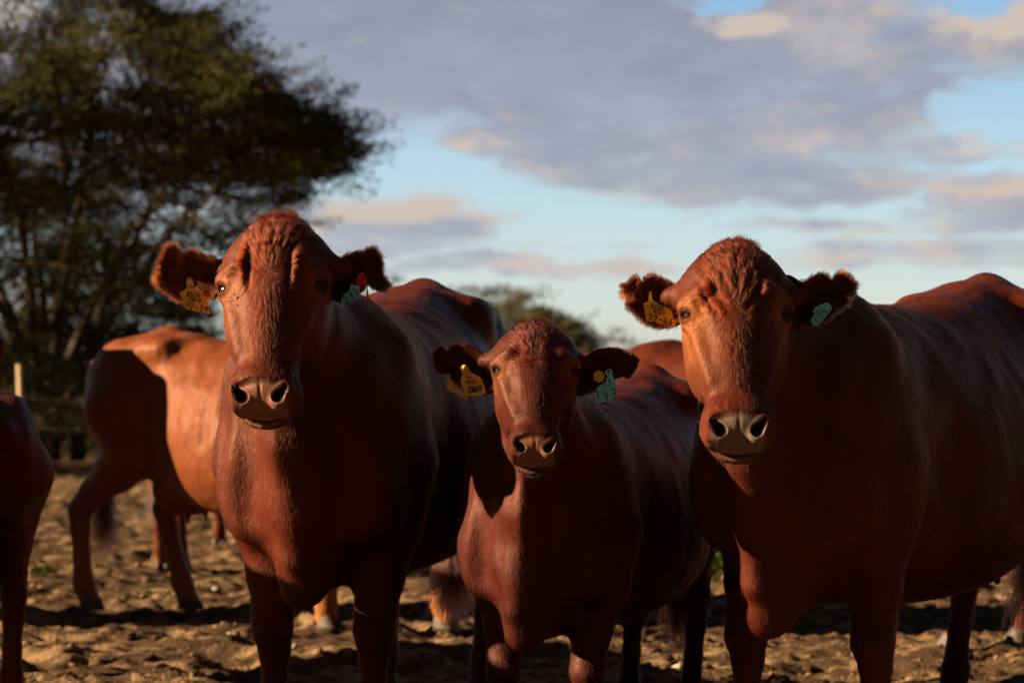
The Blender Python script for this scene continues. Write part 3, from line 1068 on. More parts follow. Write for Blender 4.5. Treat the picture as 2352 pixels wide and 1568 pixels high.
def ear_tag(cow_obj, outline, conv, depth, mat, texts=(), slope=(0.0, 0.0), thick=0.0016, button=None, hole=None, label=None, name='ear_tag', holebase=None):
    """flat plastic tag with rounded outline, printing and a stud, hanging from the ear"""
    pts = np.array([conv(*p) for p in outline], float)
    c = pts.mean(0)
    # soften corners
    Q = []
    m = len(pts)
    for i in range(m):
        a, b, d = pts[i - 1], pts[i], pts[(i + 1) % m]
        la, ld = np.linalg.norm(a - b), np.linalg.norm(d - b)
        r = min(4.0, 0.3 * min(la, ld))
        p0, p1 = b + (a - b) / la * r, b + (d - b) / ld * r
        for t in (0, 0.33, 0.66, 1.0):
            Q.append((1 - t) ** 2 * p0 + 2 * t * (1 - t) * b + t * t * p1)
    Q = np.array(Q)

    def place(px, off=0.0):
        px = np.asarray(px, float)
        dep = depth + slope[0] * (px[:, 0] - c[0]) / 1000 + slope[1] * (px[:, 1] - c[1]) / 1000 - off
        dep = dep + 0.00002 * ((px[:, 0] - c[0]) ** 2) / 10
        return np.stack([(px[:, 0] - 1176) * dep / FPX, dep, CAM_H + (850 - px[:, 1]) * dep / FPX], -1)
    from mathutils.geometry import tessellate_polygon
    tri = np.array([list(t) for t in tessellate_polygon([[Vector((x, y, 0)) for x, y in Q]])])
    n = len(Q)
    V = np.concatenate([place(Q, thick), place(Q, 0)])
    i = np.arange(n)
    j = (i + 1) % n
    F = np.concatenate([tri, tri[:, ::-1] + n, np.stack([i, j, j + n], -1), np.stack([i, j + n, i + n], -1)])
    o = mesh_np(name, V, F, mat, cow_obj, smooth=False)
    if label:
        o['label'] = label
    inks = []
    for (kind, s, cx, cy, size, rot, asp, bold) in texts:
        TV, TF = text_mesh(s, bold) if kind == 'p' else hand_text(s, 0.11 + bold)
        ccx, ccy = conv(cx, cy)
        sc = conv(cx + 1, cy)[0] - ccx
        r = math.radians(rot)
        x = TV[:, 0] * size * asp * sc
        y = TV[:, 1] * size * sc
        px = np.stack([ccx + x * math.cos(r) + y * math.sin(r), ccy + x * math.sin(r) - y * math.cos(r)], -1)
        inks.append((place(px, thick + 0.0006), TF))
    if inks:
        V, F = cat(inks)
        mesh_np('tag_number', V, F, M_INK, o, smooth=False)
    if button is not None:
        bx, by, br, bm = button
        cc = np.array([conv(bx, by)])
        P0 = place(cc, thick)[0]
        prof = [(0.0, 0.006), (0.6, 0.006), (0.9, 0.0045), (1.0, 0.002), (1.0, -0.004)]
        k = 20
        V, F = [], []
        R = br * (conv(1, 0)[0] - conv(0, 0)[0]) * depth / FPX
        for (rr, hh) in prof:
            for q in range(k):
                an = 2 * math.pi * q / k
                V.append((P0[0] + R * rr * math.cos(an), P0[1] - hh, P0[2] + R * rr * math.sin(an)))
        for a in range(len(prof) - 1):
            for q in range(k):
                F.append((a * k + q, a * k + (q + 1) % k, (a + 1) * k + (q + 1) % k, (a + 1) * k + q))
        mesh_np('tag_stud', np.array(V), np.array(F), bm, o)
    if hole is not None:
        hx, hy, hr = hole
        cc = np.array([conv(hx, hy)])
        P0 = place(cc, thick + 0.0006)[0]
        R = hr * (conv(1, 0)[0] - conv(0, 0)[0]) * depth / FPX
        k = 18
        V = [P0] + [(P0[0] + R * math.cos(2 * math.pi * q / k), P0[1], P0[2] + R * math.sin(2 * math.pi * q / k)) for q in range(k)]
        F = [(0, 1 + q, 1 + (q + 1) % k) for q in range(k)]
        mesh_np('tag_hole', np.array(V), np.array(F), M_INK, o, smooth=False)
    return o


def hair_curves(name, roots, dirs, normals, length, mat, parent, npts=5, radius=0.00022, curl=0.0, droop=0.0, lift=0.35, seed=0, clump=0.0, clump_n=0, swirl=0.0):
    """strands growing from roots, gathered sideways into long locks; dirs is the combing direction along the skin"""
    rng = np.random.RandomState(seed)
    N = len(roots)
    if N == 0:
        return None
    roots = np.asarray(roots, float)
    ln = np.asarray(length) * rng.uniform(0.65, 1.15, N)
    side = np.cross(normals, dirs)
    jit = rng.normal(0, 0.13, (N, 3))
    cl = clump and clump_n
    if cl:
        cid = rng.randint(0, N, clump_n)
        cen, cdir = roots[cid], np.asarray(dirs)[cid]
        near = np.empty(N, int)
        for a in range(0, N, 3000):
            v = roots[a:a + 3000, None, :] - cen[None]
            al = (v * cdir[None]).sum(2)
            near[a:a + 3000] = ((v ** 2).sum(2) - 0.86 * al ** 2).argmin(1)
        cs = rng.normal(0, swirl, clump_n)[near]
        ln = ln * rng.uniform(0.7, 1.25, clump_n)[near]
        lf = lift * rng.uniform(0.6, 1.4, clump_n)[near]
        ph = rng.uniform(0, 2 * np.pi, clump_n)[near] + rng.normal(0, 0.4, N)
        off = roots - cen[near]
        lat = (off * side).sum(1)
    else:
        cs = np.zeros(N)
        lf = np.full(N, lift)
        ph = rng.uniform(0, 2 * np.pi, N)
        lat = np.zeros(N)
    d = dirs + normals * lf[:, None] + jit + side * cs[:, None]
    d /= np.linalg.norm(d, axis=1)[:, None]
    pts = np.empty((N, npts, 3), np.float32)
    p = roots - normals * 0.0008
    for k in range(npts):
        pull = lat * clump * (k / (npts - 1)) ** 0.8 if cl else lat
        pts[:, k] = p - side * pull[:, None]
        w = curl * np.sin(ph + k * 1.3)
        d = d - normals * (lf * 0.45)[:, None] * (1.0 if k else 0.4) + side * w[:, None] + np.array([0, 0, -droop])
        d /= np.linalg.norm(d, axis=1)[:, None]
        p = p + d * (ln / (npts - 1))[:, None]
    hc = bpy.data.hair_curves.new(name)
    hc.add_curves([npts] * N)
    hc.attributes['position'].data.foreach_set('vector', pts.astype(np.float32).ravel())
    ra = hc.attributes.get('radius') or hc.attributes.new('radius', 'FLOAT', 'POINT')
    prof = np.linspace(1, 0.22, npts) ** 0.7
    ra.data.foreach_set('value', (np.tile(prof, N) * radius).astype(np.float32))
    hc.materials.append(mat)
    o = bpy.data.objects.new(name, hc)
    return link(o, parent)


def sample_mesh(V, F, n, weight, seed=0):
    """random points on quads, density by weight at the face centre"""
    rng = np.random.RandomState(seed)
    A, B, C, Dd = (V[F[:, i]] for i in range(4))
    ctr = (A + B + C + Dd) / 4
    nn = np.cross(C - A, Dd - B)
    area = np.linalg.norm(nn, axis=1) / 2
    w = area * weight(ctr)
    cs = np.cumsum(w)
    if cs[-1] <= 0:
        return np.zeros((0, 3)), np.zeros((0, 3))
    idx = np.searchsorted(cs, rng.uniform(0, cs[-1], n))
    idx = np.clip(idx, 0, len(F) - 1)
    a, b = rng.uniform(0, 1, (2, n, 1))
    P = (A[idx] * (1 - a) + B[idx] * a) * (1 - b) + (Dd[idx] * (1 - a) + C[idx] * a) * b
    N = nn[idx] / (np.linalg.norm(nn[idx], axis=1)[:, None] + 1e-9)
    return P, N

# ------------------------------------------------------------------ building one animal
def hoof_mesh(cow, foot, kind):
    """cloven hoof: two claws side by side"""
    fx, fy = foot
    parts = []
    for sg in (-1, 1):
        rings = []
        for (z, fwd, back, half) in ((0.002, 0.075, -0.045, 0.030), (0.02, 0.068, -0.045, 0.029), (0.05, 0.045, -0.043, 0.026), (0.075, 0.030, -0.040, 0.022)):
            an = np.linspace(0, 2 * np.pi, 14, endpoint=False)
            cx = (fwd + back) / 2
            rx = (fwd - back) / 2
            x = cx + rx * np.sign(np.cos(an)) * np.abs(np.cos(an)) ** 0.85
            y = sg * 0.027 + half * np.sin(an) * (1 - 0.35 * np.clip(np.cos(an), 0, 1) ** 2) * 0.92
            rings.append(np.stack([fx + x, fy + y, np.full(14, z)], -1))
        V = np.concatenate(rings + [rings[0].mean(0)[None], rings[-1].mean(0)[None]])
        F = []
        for a in range(3):
            for q in range(14):
                F.append((a * 14 + q, a * 14 + (q + 1) % 14, (a + 1) * 14 + (q + 1) % 14, (a + 1) * 14 + q))
        F = clean_quads(np.array(F))
        nn = len(V)
        F = np.concatenate([F, [(nn - 2, (q + 1) % 14, q) for q in range(14)], [(nn - 1, 42 + q, 42 + (q + 1) % 14) for q in range(14)]])
        parts.append((V, F))
    V, F = cat(parts)
    return V, F


def localise(root_inv, V):
    R = np.array(root_inv)[:3, :3]
    T = np.array(root_inv)[:3, 3]
    return (V @ R.T + T).astype(np.float32)


def build_cow(cow, name, label, catg, coat, group=None, ears=(), hc=0.014, hf=0.0042, hair=None, eyes=True, switch=None):
    ang = math.atan2(cow.h[1], cow.h[0])
    root = empty(name, (float(cow.B[0]), float(cow.B[1]), 0), ang)
    tag(root, label, catg, group)
    inv = (Matrix.Translation((float(cow.B[0]), float(cow.B[1]), 0)) @ Matrix.Rotation(ang, 4, 'Z')).inverted()
    P, F = cow.build_mesh(hc, hf)
    at = cow.attrs(P)
    parts = [(P, F)]
    rims = []
    for e in ears:
        V2, F2, dk, rim = ear_mesh(cow, **e)
        parts.append((V2, F2))
        rims.append((rim, V2, F2))
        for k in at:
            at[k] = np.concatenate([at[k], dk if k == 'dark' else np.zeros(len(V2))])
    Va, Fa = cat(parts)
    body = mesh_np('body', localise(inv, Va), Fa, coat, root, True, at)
    if eyes:
        for sg in (-1, 1):
            c = cow.h2w(np.array([(0.1055 * cow.wm) * sg, 0.351, -0.0500]))
            r = 0.0205 * cow.hs
            u, v = np.meshgrid(np.linspace(0, np.pi, 20), np.linspace(0, 2 * np.pi, 28, endpoint=False), indexing='ij')
            S = np.stack([np.sin(u) * np.cos(v), np.sin(u) * np.sin(v), np.cos(u)], -1).reshape(-1, 3)
            ii = (np.arange(19)[:, None] * 28 + np.arange(28)[None, :])
            jj = (np.arange(19)[:, None] * 28 + (np.arange(28)[None, :] + 1) % 28)
            FF = np.stack([ii, ii + 28, jj + 28, jj], -1).reshape(-1, 4)
            n = (np.array([0.80 * sg, 0.0, 0.60]) @ cow.R)
            VV = c + S * r
            eye = mesh_np('eye', localise(inv, VV), FF, M_EYE, root)
            # corneal iris disc lying just proud of the ball
            up = np.array([0, 0, 1.0])
            a = np.cross(n, up)
            a /= np.linalg.norm(a)
            b = np.cross(a, n)
            ri, th = np.meshgrid([0.0, 0.25, 0.5, 0.62], np.linspace(0, 2 * np.pi, 24, endpoint=False), indexing='ij')
            pv = c + r * 1.012 * (np.cos(ri)[..., None] * n + np.sin(ri)[..., None] * (np.cos(th)[..., None] * a + np.sin(th)[..., None] * b))
            iv = pv.reshape(-1, 3)
            i0 = (np.arange(3)[:, None] * 24 + np.arange(24)[None, :])
            j0 = (np.arange(3)[:, None] * 24 + (np.arange(24)[None, :] + 1) % 24)
            fi = np.stack([i0, i0 + 24, j0 + 24, j0], -1).reshape(-1, 4)
            mesh_np('iris', localise(inv, iv), fi[24:], M_IRIS, eye)
    for i, ft in enumerate(cow.feet):
        V, F3 = hoof_mesh(cow, (ft[0] + 0.02, ft[1]), i)
        mesh_np('hoof', localise(inv, cow.b2w(V)), F3, M_HOOF, root)
    if switch:
        # the brush at the end of the tail
        ln, n, mt = switch
        rng = np.random.RandomState(3)
        base = cow.b2w(np.array([-1.975, cow.tail[0], cow.tail[1] + 0.06]))
        r = rng.normal(0, 0.012, (n, 3))
        r[:, 2] = rng.uniform(-0.10, 0.08, n)
        roots = localise(inv, base + r)
        dirs = np.tile([0, 0, -1.0], (n, 1))
        nr = rng.normal(0, 1, (n, 3))
        nr[:, 2] = 0
        nr /= np.linalg.norm(nr, axis=1)[:, None]
        hair_curves('tail_switch', roots, dirs, nr, np.full(n, ln), mt, root, 7, 0.0012, curl=0.12, lift=0.10, seed=4)
    if hair:
        grow_head_hair(cow, P, F, rims, inv, root, **hair)
    return root, body


def tangent(d, n):
    d = d - (d * n).sum(1)[:, None] * n
    return d / (np.linalg.norm(d, axis=1)[:, None] + 1e-9)


def grow_head_hair(cow, P, F, rims, inv, root, n_top=60000, n_face=90000, mat=None, mat_ear=None, whorl=0.375, top_len=0.030, ear_len=0.022, n_ear=9000, side_len=0.008, body_n=160000, mat_body=None, ear_rim=1.0, inner=None):
    Ri = np.array(inv)[:3, :3]
    mat_ear = mat_ear or mat
    sm = lambda v, a, b: (lambda t: t * t * (3 - 2 * t))(np.clip((v - a) / (b - a), 0, 1))
    R = cow.R

    def head_dirs(Pw, N):
        q = cow.w2h(Pw)
        x, u = q[:, 0], q[:, 1]
        L = np.stack([x * 1.0, (u - whorl) * 1.15, np.zeros(len(q))], -1)
        L += np.random.RandomState(1).normal(0, 0.004, L.shape)
        # far below the whorl hair lies straight down the face
        L[:, 0] = L[:, 0] * np.where(u < whorl, 0.75, 1.0)
        L /= np.linalg.norm(L, axis=1)[:, None] + 1e-9
        return q, tangent(L @ R, N)

    # long curly hair on the poll and forehead
    def w_top(c):
        q = cow.w2h(c)
        x, u, y = q[:, 0], q[:, 1], q[:, 2]
        w = sm(u, 0.30, 0.40) * sm(-np.abs(x), -0.105, -0.06) * sm(y, -0.26, -0.12)
        return w * (u < 0.62)
    Pw, N = sample_mesh(P, F, n_top, w_top, 11)
    q, dr = head_dirs(Pw, N)
    ln = top_len * (0.35 + 0.65 * sm(q[:, 1], whorl - 0.03, whorl + 0.06)) * (0.55 + 0.45 * sm(-np.abs(q[:, 0]), -0.10, -0.02))
    ln = ln * (1 + 0.5 * sm(q[:, 1], 0.49, 0.55)) * cow.hs
    ln = ln * (0.35 + 0.65 * sm(np.hypot(q[:, 0], q[:, 1] - whorl), 0.0, 0.03))
    hair_curves('forehead_hair', localise(inv, Pw), dr @ Ri.T, N @ Ri.T, ln, mat, root, 6, 0.00034, curl=0.22, lift=0.50, seed=21, clump=0.85, clump_n=max(10, n_top // 90), swirl=0.30)

    # short dense coat over the face
    def w_face(c):
        q = cow.w2h(c)
        x, u, y = q[:, 0], q[:, 1], q[:, 2]
        w = sm(-u, -0.60, -0.50) * sm(y, -0.24, -0.18)
        pad = (u < 0.062) & (np.abs(x) < 0.062) & (y > -0.100)
        eye = np.hypot(np.abs(x) - 0.122 * cow.wm, u - 0.350) < 0.020
        return w * (u > 0.0) * (u < 0.62) * ~pad * ~eye * (1 + 1.4 * sm(-np.abs(x), -0.06, -0.03))
    Pw, N = sample_mesh(P, F, n_face, w_face, 12)
    q, dr = head_dirs(Pw, N)
    mid = sm(-np.abs(q[:, 0]), -0.07, -0.03) * sm(q[:, 1], 0.08, 0.25)
    ln = (side_len + 0.006 * mid) * cow.hs
    hair_curves('face_hair', localise(inv, Pw), dr @ Ri.T, N @ Ri.T, ln, mat, root, 4, 0.00024, curl=0.05, lift=0.22, seed=22, clump=0.55, clump_n=max(10, n_face // 40), swirl=0.16)

    # fringe on and inside the ears
    rr, dd, nn, ll, inn = [], [], [], [], []
    rng = np.random.RandomState(9)
    for rim, V2, F2 in rims:
        fr, bk, Nn, t, v = rim['front'], rim['back'], rim['N'], rim['t'], rim['v']
        n_, m_ = fr.shape[:2]
        du = np.gradient(fr, axis=0)
        dv = np.gradient(fr, axis=1)
        du /= np.linalg.norm(du, axis=2)[..., None] + 1e-9
        dv /= np.linalg.norm(dv, axis=2)[..., None] + 1e-9
        k = n_ear
        i = rng.uniform(0.12, 1, k) ** 0.75 * (n_ - 1.001)
        side = rng.randint(0, 3, k)
        j = np.where(side == 0, np.abs(rng.normal(0, 0.9, k)), np.where(side == 1, m_ - 1 - np.abs(rng.normal(0, 0.9, k)), rng.uniform(0, m_ - 1, k)))
        j = np.clip(j, 0, m_ - 1.001)
        ii, jj = i.astype(int), j.astype(int)
        fi, fj = (i - ii)[:, None], (j - jj)[:, None]
        mixg = lambda G: (G[ii, jj] * (1 - fi) + G[np.minimum(ii + 1, n_ - 1), jj] * fi) * (1 - fj) + (G[ii, np.minimum(jj + 1, m_ - 1)] * (1 - fi) + G[np.minimum(ii + 1, n_ - 1), np.minimum(jj + 1, m_ - 1)] * fi) * fj
        onback = rng.uniform(0, 1, k) < 0.45
        p = np.where(onback[:, None], mixg(bk), mixg(fr))
        a = 2 * j / (m_ - 1) - 1
        d = mixg(du) * 0.75 + mixg(dv) * (np.sign(a) * np.abs(a) ** 2 * 1.1)[:, None]
        nv = np.where(onback[:, None], mixg(Nn), -mixg(Nn))
        rr.append(p)
        dd.append(d / (np.linalg.norm(d, axis=1)[:, None] + 1e-9))
        nn.append(nv)
        tt = i / (n_ - 1)
        ll.append(ear_len * (0.35 + 0.65 * tt ** 0.7) * (0.55 + 0.45 * np.abs(a)) * cow.hs * ear_rim)
    if rr:
        p, d, nv, l = map(np.concatenate, (rr, dd, nn, ll))
        hair_curves('ear_hair', localise(inv, p), d @ Ri.T, nv @ Ri.T, l, mat_ear, root, 5, 0.00028, curl=0.14, lift=0.35, seed=23, clump=0.35, clump_n=max(8, n_ear // 25))

    # short coat over neck, chest and shoulders
    if body_n:
        def w_body(c):
            b = cow.w2b(c)
            q = cow.w2h(c)
            inhead = (q[:, 1] > -0.1) & (q[:, 1] < 0.62) & (q[:, 2] > -0.24) & (np.abs(q[:, 0]) < 0.17)
            return (b[:, 0] > -0.9) * (b[:, 2] > 0.25) * ~inhead * (1.0 + 0.8 * (b[:, 0] > -0.1))
        Pw, N = sample_mesh(P, F, body_n, w_body, 15)
        fwd = np.array([cow.h[0], cow.h[1], 0.0])
        dr = tangent(np.tile(np.array([0, 0, -0.9]) - 0.55 * fwd, (len(Pw), 1)), N)
        hair_curves('coat_hair', localise(inv, Pw), dr @ Ri.T, N @ Ri.T, np.full(len(Pw), 0.016 * cow.hs), mat_body or mat, root, 3, 0.00036, curl=0.05, lift=0.14, seed=26)

    # whiskers on chin and muzzle, lashes
    rng = np.random.RandomState(31)
    roots, dirs, nrm, L = [], [], [], []

    def wh(c):
        q = cow.w2h(c)
        return ((q[:, 1] < 0.06) & (q[:, 2] < -0.085) & (q[:, 2] > -0.17) & (np.abs(q[:, 0]) < 0.06)).astype(float)
    Pw, N = sample_mesh(P, F, 260, wh, 13)
    roots.append(Pw)
    dirs.append(tangent(np.tile([0, -0.2, -1.0], (len(Pw), 1)) + rng.normal(0, 0.25, (len(Pw), 3)), N))
    nrm.append(N)
    L.append(rng.uniform(0.010, 0.032, len(Pw)))

    def wm_(c):
        q = cow.w2h(c)
        return ((q[:, 1] < 0.16) & (q[:, 1] > 0.0) & (q[:, 2] > -0.13) & (np.abs(q[:, 0]) > 0.055) & (np.abs(q[:, 0]) < 0.11)).astype(float)
    Pw, N = sample_mesh(P, F, 46, wm_, 14)
    roots.append(Pw)
    dirs.append(tangent(N + rng.normal(0, 0.5, N.shape), N))
    nrm.append(N)
    L.append(rng.uniform(0.020, 0.050, len(Pw)))
    p, d, nv, l = map(np.concatenate, (roots, dirs, nrm, L))
    hair_curves('whiskers', localise(inv, p), d @ Ri.T, nv @ Ri.T, l * cow.hs, M_WHISK, root, 5, 0.00020, curl=0.0, lift=0.55, droop=0.03, seed=24)
    # eyelashes
    rs, ds, ns = [], [], []
    for sg in (-1, 1):
        for a in np.linspace(-1, 1, 24):
            qh = np.array([(0.1285 - 0.010 * a) * cow.wm * sg, 0.3665 - 0.004 * a * a, -0.038 + 0.019 * a])
            rs.append(cow.h2w(qh))
            n = np.array([0.8 * sg, -0.35, 0.5]) @ R
            ds.append(n)
            ns.append(np.array([0, 1.0, 0.2]) @ R)
    rs, ds, ns = map(np.array, (rs, ds, ns))
    hair_curves('eyelashes', localise(inv, rs), ds @ Ri.T, ns @ Ri.T, np.full(len(rs), 0.017 * cow.hs), M_HAIR_B, root, 4, 0.00022, lift=0.1, seed=25)


def conv1(x, y):
    return 349.1 + x * .35156, 459.4 + y * .35156


def conv2(x, y):
    return 973.9 + x * .32813, 716.6 + y * .32813


def conv3(x, y):
    return 1405.7 + x * .36914, 514.5 + y * .36914


FINE = 0.0040
# --- the big cow on the left, looking into the camera
c1 = Cow(W(748, 850, 6.72)[:2], (-0.24, -1.62), 1.0, head=(np.array([-0.6315, 6.03, 1.041]), -7, 25, 1.5), hs=0.964, wm=1.14, mw=0.92, folds=1,
         feet=[(0.02, 0.135), (0.0, -0.14), (-1.60, 0.185), (-1.66, -0.17)], brisket=(0.27, 0.545, 0.026), girth=1.0, tail=(0.02, 0.60), udder=False, rump=0.02)
c1.pal = (0.55, 0.22, 0.1)
c2 = Cow(W(1262, 850, 6.45)[:2], (-0.36, -1.20), 0.80, head=(np.array([0.056, 5.93, 0.921]), 1, 33, -1.5), hs=0.72, wm=1.17, mw=0.88, folds=2,
         feet=[(0.02, 0.125), (0.04, -0.14), (-1.55, 0.13), (-1.60, -0.13)], brisket=(0.31, 0.555, 0.026), girth=0.93, udder=False, tail=(0.0, 0.6))
c2.pal = (0.75, 0.10, 0.15)
c3 = Cow(W(1862, 850, 6.45)[:2], (-0.82, -1.46), 1.0, head=(np.array([0.545, 5.80, 0.963]), -3, 25, 0.0), hs=0.97, wm=1.09, mw=0.93, folds=3,
         feet=[(0.0, 0.185), (0.03, -0.175), (-1.66, 0.20), (-1.60, -0.16)], brisket=(0.29, 0.495, 0.030), girth=1.02, tail=(0.0, 0.6), udder=True, belly=0.05, rump=0.02)
c3.pal = (0.85, 0.38, 0.1)

ears1 = [dict(U=[(480, 395), (400, 398), (330, 375), (260, 345), (205, 385), (160, 325), (110, 330), (60, 420)],
              L=[(450, 590), (395, 625), (310, 610), (245, 640), (185, 625), (125, 590), (80, 550), (50, 480)], conv=conv1, depth0=6.31),
         dict(U=[(1130, 400), (1210, 405), (1280, 375), (1340, 358), (1385, 392), (1405, 350), (1450, 350), (1490, 430)],
              L=[(1140, 620), (1225, 655), (1290, 630), (1345, 570), (1400, 520), (1440, 545), (1480, 560), (1512, 530)], conv=conv1, depth0=6.33)]
ears2 = [dict(U=[(500, 290), (420, 300), (345, 248), (270, 228), (205, 240), (165, 292), (122, 245), (65, 300)],
              L=[(460, 555), (400, 570), (340, 550), (265, 515), (205, 470), (190, 412), (130, 425), (72, 360)], conv=conv2, depth0=6.19, cup=0.018),
         dict(U=[(1055, 290), (1130, 322), (1200, 275), (1270, 260), (1340, 260), (1400, 275), (1460, 310), (1492, 345)],
              L=[(1090, 575), (1140, 560), (1200, 530), (1275, 500), (1335, 460), (1390, 440), (1430, 450), (1492, 372)], conv=conv2, depth0=6.19, cup=0.018)]
ears3 = [dict(U=[(460, 375), (385, 385), (315, 350), (245, 330), (205, 372), (172, 392), (150, 345), (75, 400)],
              L=[(440, 600), (380, 628), (300, 640), (225, 610), (165, 560), (105, 500), (125, 455), (75, 425)], conv=conv3, depth0=6.10),
         dict(U=[(1100, 330), (1190, 375), (1255, 335), (1310, 322), (1375, 370), (1410, 320), (1460, 335), (1500, 385)],
              L=[(1125, 610), (1205, 625), (1300, 610), (1375, 550), (1455, 490), (1440, 440), (1475, 425), (1502, 400)], conv=conv3, depth0=6.11)]

HAIR1 = dict(mat=M_HAIR, mat_ear=M_HAIR_E, ear_len=0.030, top_len=0.036, n_ear=14000)
cow_a, _ = build_cow(c1, 'cow', 'big red cow on the left with shaggy ears and a yellow tag reading 22-79', 'cow', M_COAT1, 'cattle looking into the camera',
                   ears=ears1, hf=FINE, hair=HAIR1, switch=(0.34, 1500, M_HAIR_B))
calf_a, _ = build_cow(c2, 'calf', 'dark red calf standing between the two big cows, turquoise tag 143 in its ear', 'calf', M_COAT2, 'cattle looking into the camera',
                   ears=ears2, hf=FINE, hair=dict(mat=M_HAIR_D, mat_ear=M_HAIR_D, n_top=45000, n_face=60000, top_len=0.030, ear_len=0.012, whorl=0.36, side_len=0.007), switch=(0.25, 900, M_HAIR_B))
cow_b, _ = build_cow(c3, 'cow', 'big red cow on the right with a wrinkled forehead, grey muzzle and yellow tag 22-66', 'cow', M_COAT3, 'cattle looking into the camera',
                   ears=ears3, hf=FINE, hair=dict(mat=M_HAIR, mat_ear=M_HAIR_E, ear_len=0.022, top_len=0.030, whorl=0.345), switch=(0.34, 1300, M_HAIR_B))

# ------------------------------------------------------------------ the trampled ground
rng = np.random.RandomState(77)
TN, TS = 512, 12.8


def fft_noise(seed, lo, hi, slope):
    r = np.random.RandomState(seed)
    kx = np.fft.fftfreq(TN, TS / TN)
    k = np.hypot(kx[:, None], kx[None, :])
    k[0, 0] = 1
    amp = k ** -slope * np.exp(-(k / hi) ** 2) * (1 - np.exp(-(k / lo) ** 2))
    f = np.fft.ifft2(np.fft.fft2(r.normal(size=(TN, TN))) * amp).real
    return f / f.std()


H1 = fft_noise(1, 0.6, 9, 1.0)
H2 = fft_noise(2, 3.0, 22, 0.6)
H3 = fft_noise(3, 0.08, 1.5, 1.2)
ridge = -np.abs(H2)
base_h = 0.014 * H1 + 0.013 * ridge + 0.018 * H3
# hoof prints pressed into it
XX, YY = np.meshgrid(np.arange(-8, 9), np.arange(-8, 9), indexing='ij')
for _ in range(2600):
    i, j = rng.randint(0, TN, 2)
    a = rng.uniform(0, np.pi)
    u = (XX * np.cos(a) + YY * np.sin(a)) / 2.9
    v = (-XX * np.sin(a) + YY * np.cos(a)) / 2.1
    r2 = u * u + v * v
    k = rng.uniform(0.4, 1.0)
    pit = -0.024 * k * np.exp(-r2 * 1.1) + 0.014 * k * np.exp(-(np.sqrt(r2) - 1.5) ** 2 * 5)
    ii = (i + XX) % TN
    jj = (j + YY) % TN
    base_h[ii, jj] += pit


def tile(Hm, x, y):
    fx = (x / TS * TN) % TN
    fy = (y / TS * TN) % TN
    i, j = fx.astype(int) % TN, fy.astype(int) % TN
    a, b = fx - np.floor(fx), fy - np.floor(fy)
    i1, j1 = (i + 1) % TN, (j + 1) % TN
    return (Hm[i, j] * (1 - a) + Hm[i1, j] * a) * (1 - b) + (Hm[i, j1] * (1 - a) + Hm[i1, j1] * a) * b


def ground_z(x, y):
    x = np.asarray(x, float)
    y = np.asarray(y, float)
    near = np.clip((y - 6.5) / 1.5, 0.35, 1.0)
    return tile(base_h, x, y) * near * np.clip(1 - (y - 30) / 60, 0.0, 1) - 0.012


def grow(a, b, s, g, lim):
    o = [a]
    while o[-1] < b:
        o.append(o[-1] + s)
        s = min(s * g, lim)
    return o


ys = [-40, -20, -8, 0, 3, 5, 6.5] + list(np.arange(7.2, 13, 0.025)) + list(np.arange(13, 20, 0.045)) + grow(20, 700, 0.08, 1.035, 60)
xr = list(np.arange(0, 4.4, 0.027)) + grow(4.4, 500, 0.06, 1.10, 60)
xs = sorted(set([-v for v in xr] + xr))
GX, GY = np.meshgrid(np.array(xs), np.array(ys), indexing='ij')
# follow the view cone a little so the far rows stay fine
GZ = ground_z(GX, GY)
wide = np.clip((np.abs(GX) - 6) / 10, 0, 1)
GZ = GZ * (1 - wide)
V = np.stack([GX, GY, GZ], -1).reshape(-1, 3)
nx_, ny_ = GX.shape
I = np.arange(nx_ * ny_).reshape(nx_, ny_)
F = np.stack([I[:-1, :-1], I[1:, :-1], I[1:, 1:], I[:-1, 1:]], -1).reshape(-1, 4)
hm = tile(H2, GX, GY).ravel()
m, nt, bs, out = mat_base('dry_kraal_soil')
co = nt.new('ShaderNodeTexCoord').outputs['Object']
n_a = nt.noise(co, 1.3, 3, 0.5)
n_b = nt.noise(nt.v('MULTIPLY', co, (0.75, 1.0, 1.0)), 8.5, 6, 0.62, 0.4)
n_c = nt.noise(co, 60, 4, 0.6)
mask = nt.m('ADD', nt.m('ADD', nt.m('MULTIPLY', n_b, 1.2), nt.m('MULTIPLY', n_a, 0.5)), nt.m('MULTIPLY', n_c, 0.22))
dung = nt.mr(mask, 0.86, 1.02, 0, 1, smooth=True)
sand = nt.mix(nt.mr(n_c, 0.3, 0.7), (0.190, 0.118, 0.058), (0.27, 0.175, 0.090))
colr = nt.mix(dung, sand, nt.mix(nt.mr(n_c, 0.35, 0.65), (0.034, 0.021, 0.012), (0.088, 0.052, 0.027)))
nt.put(bs.inputs['Base Color'], colr)
bs.inputs['Roughness'].default_value = 0.95
bs.inputs['Specular IOR Level'].default_value = 0.1
b = nt.new('ShaderNodeBump')
b.inputs['Strength'].default_value = 1.0
b.inputs['Distance'].default_value = 1.0
nt.put(b.inputs['Height'], nt.m('ADD', nt.m('MULTIPLY', n_c, 0.010), nt.m('MULTIPLY', dung, 0.012)))
nt.put(bs.inputs['Normal'], b.outputs[0])
g0 = mesh_np('ground', V, F, m)
tag(g0, kind='structure')


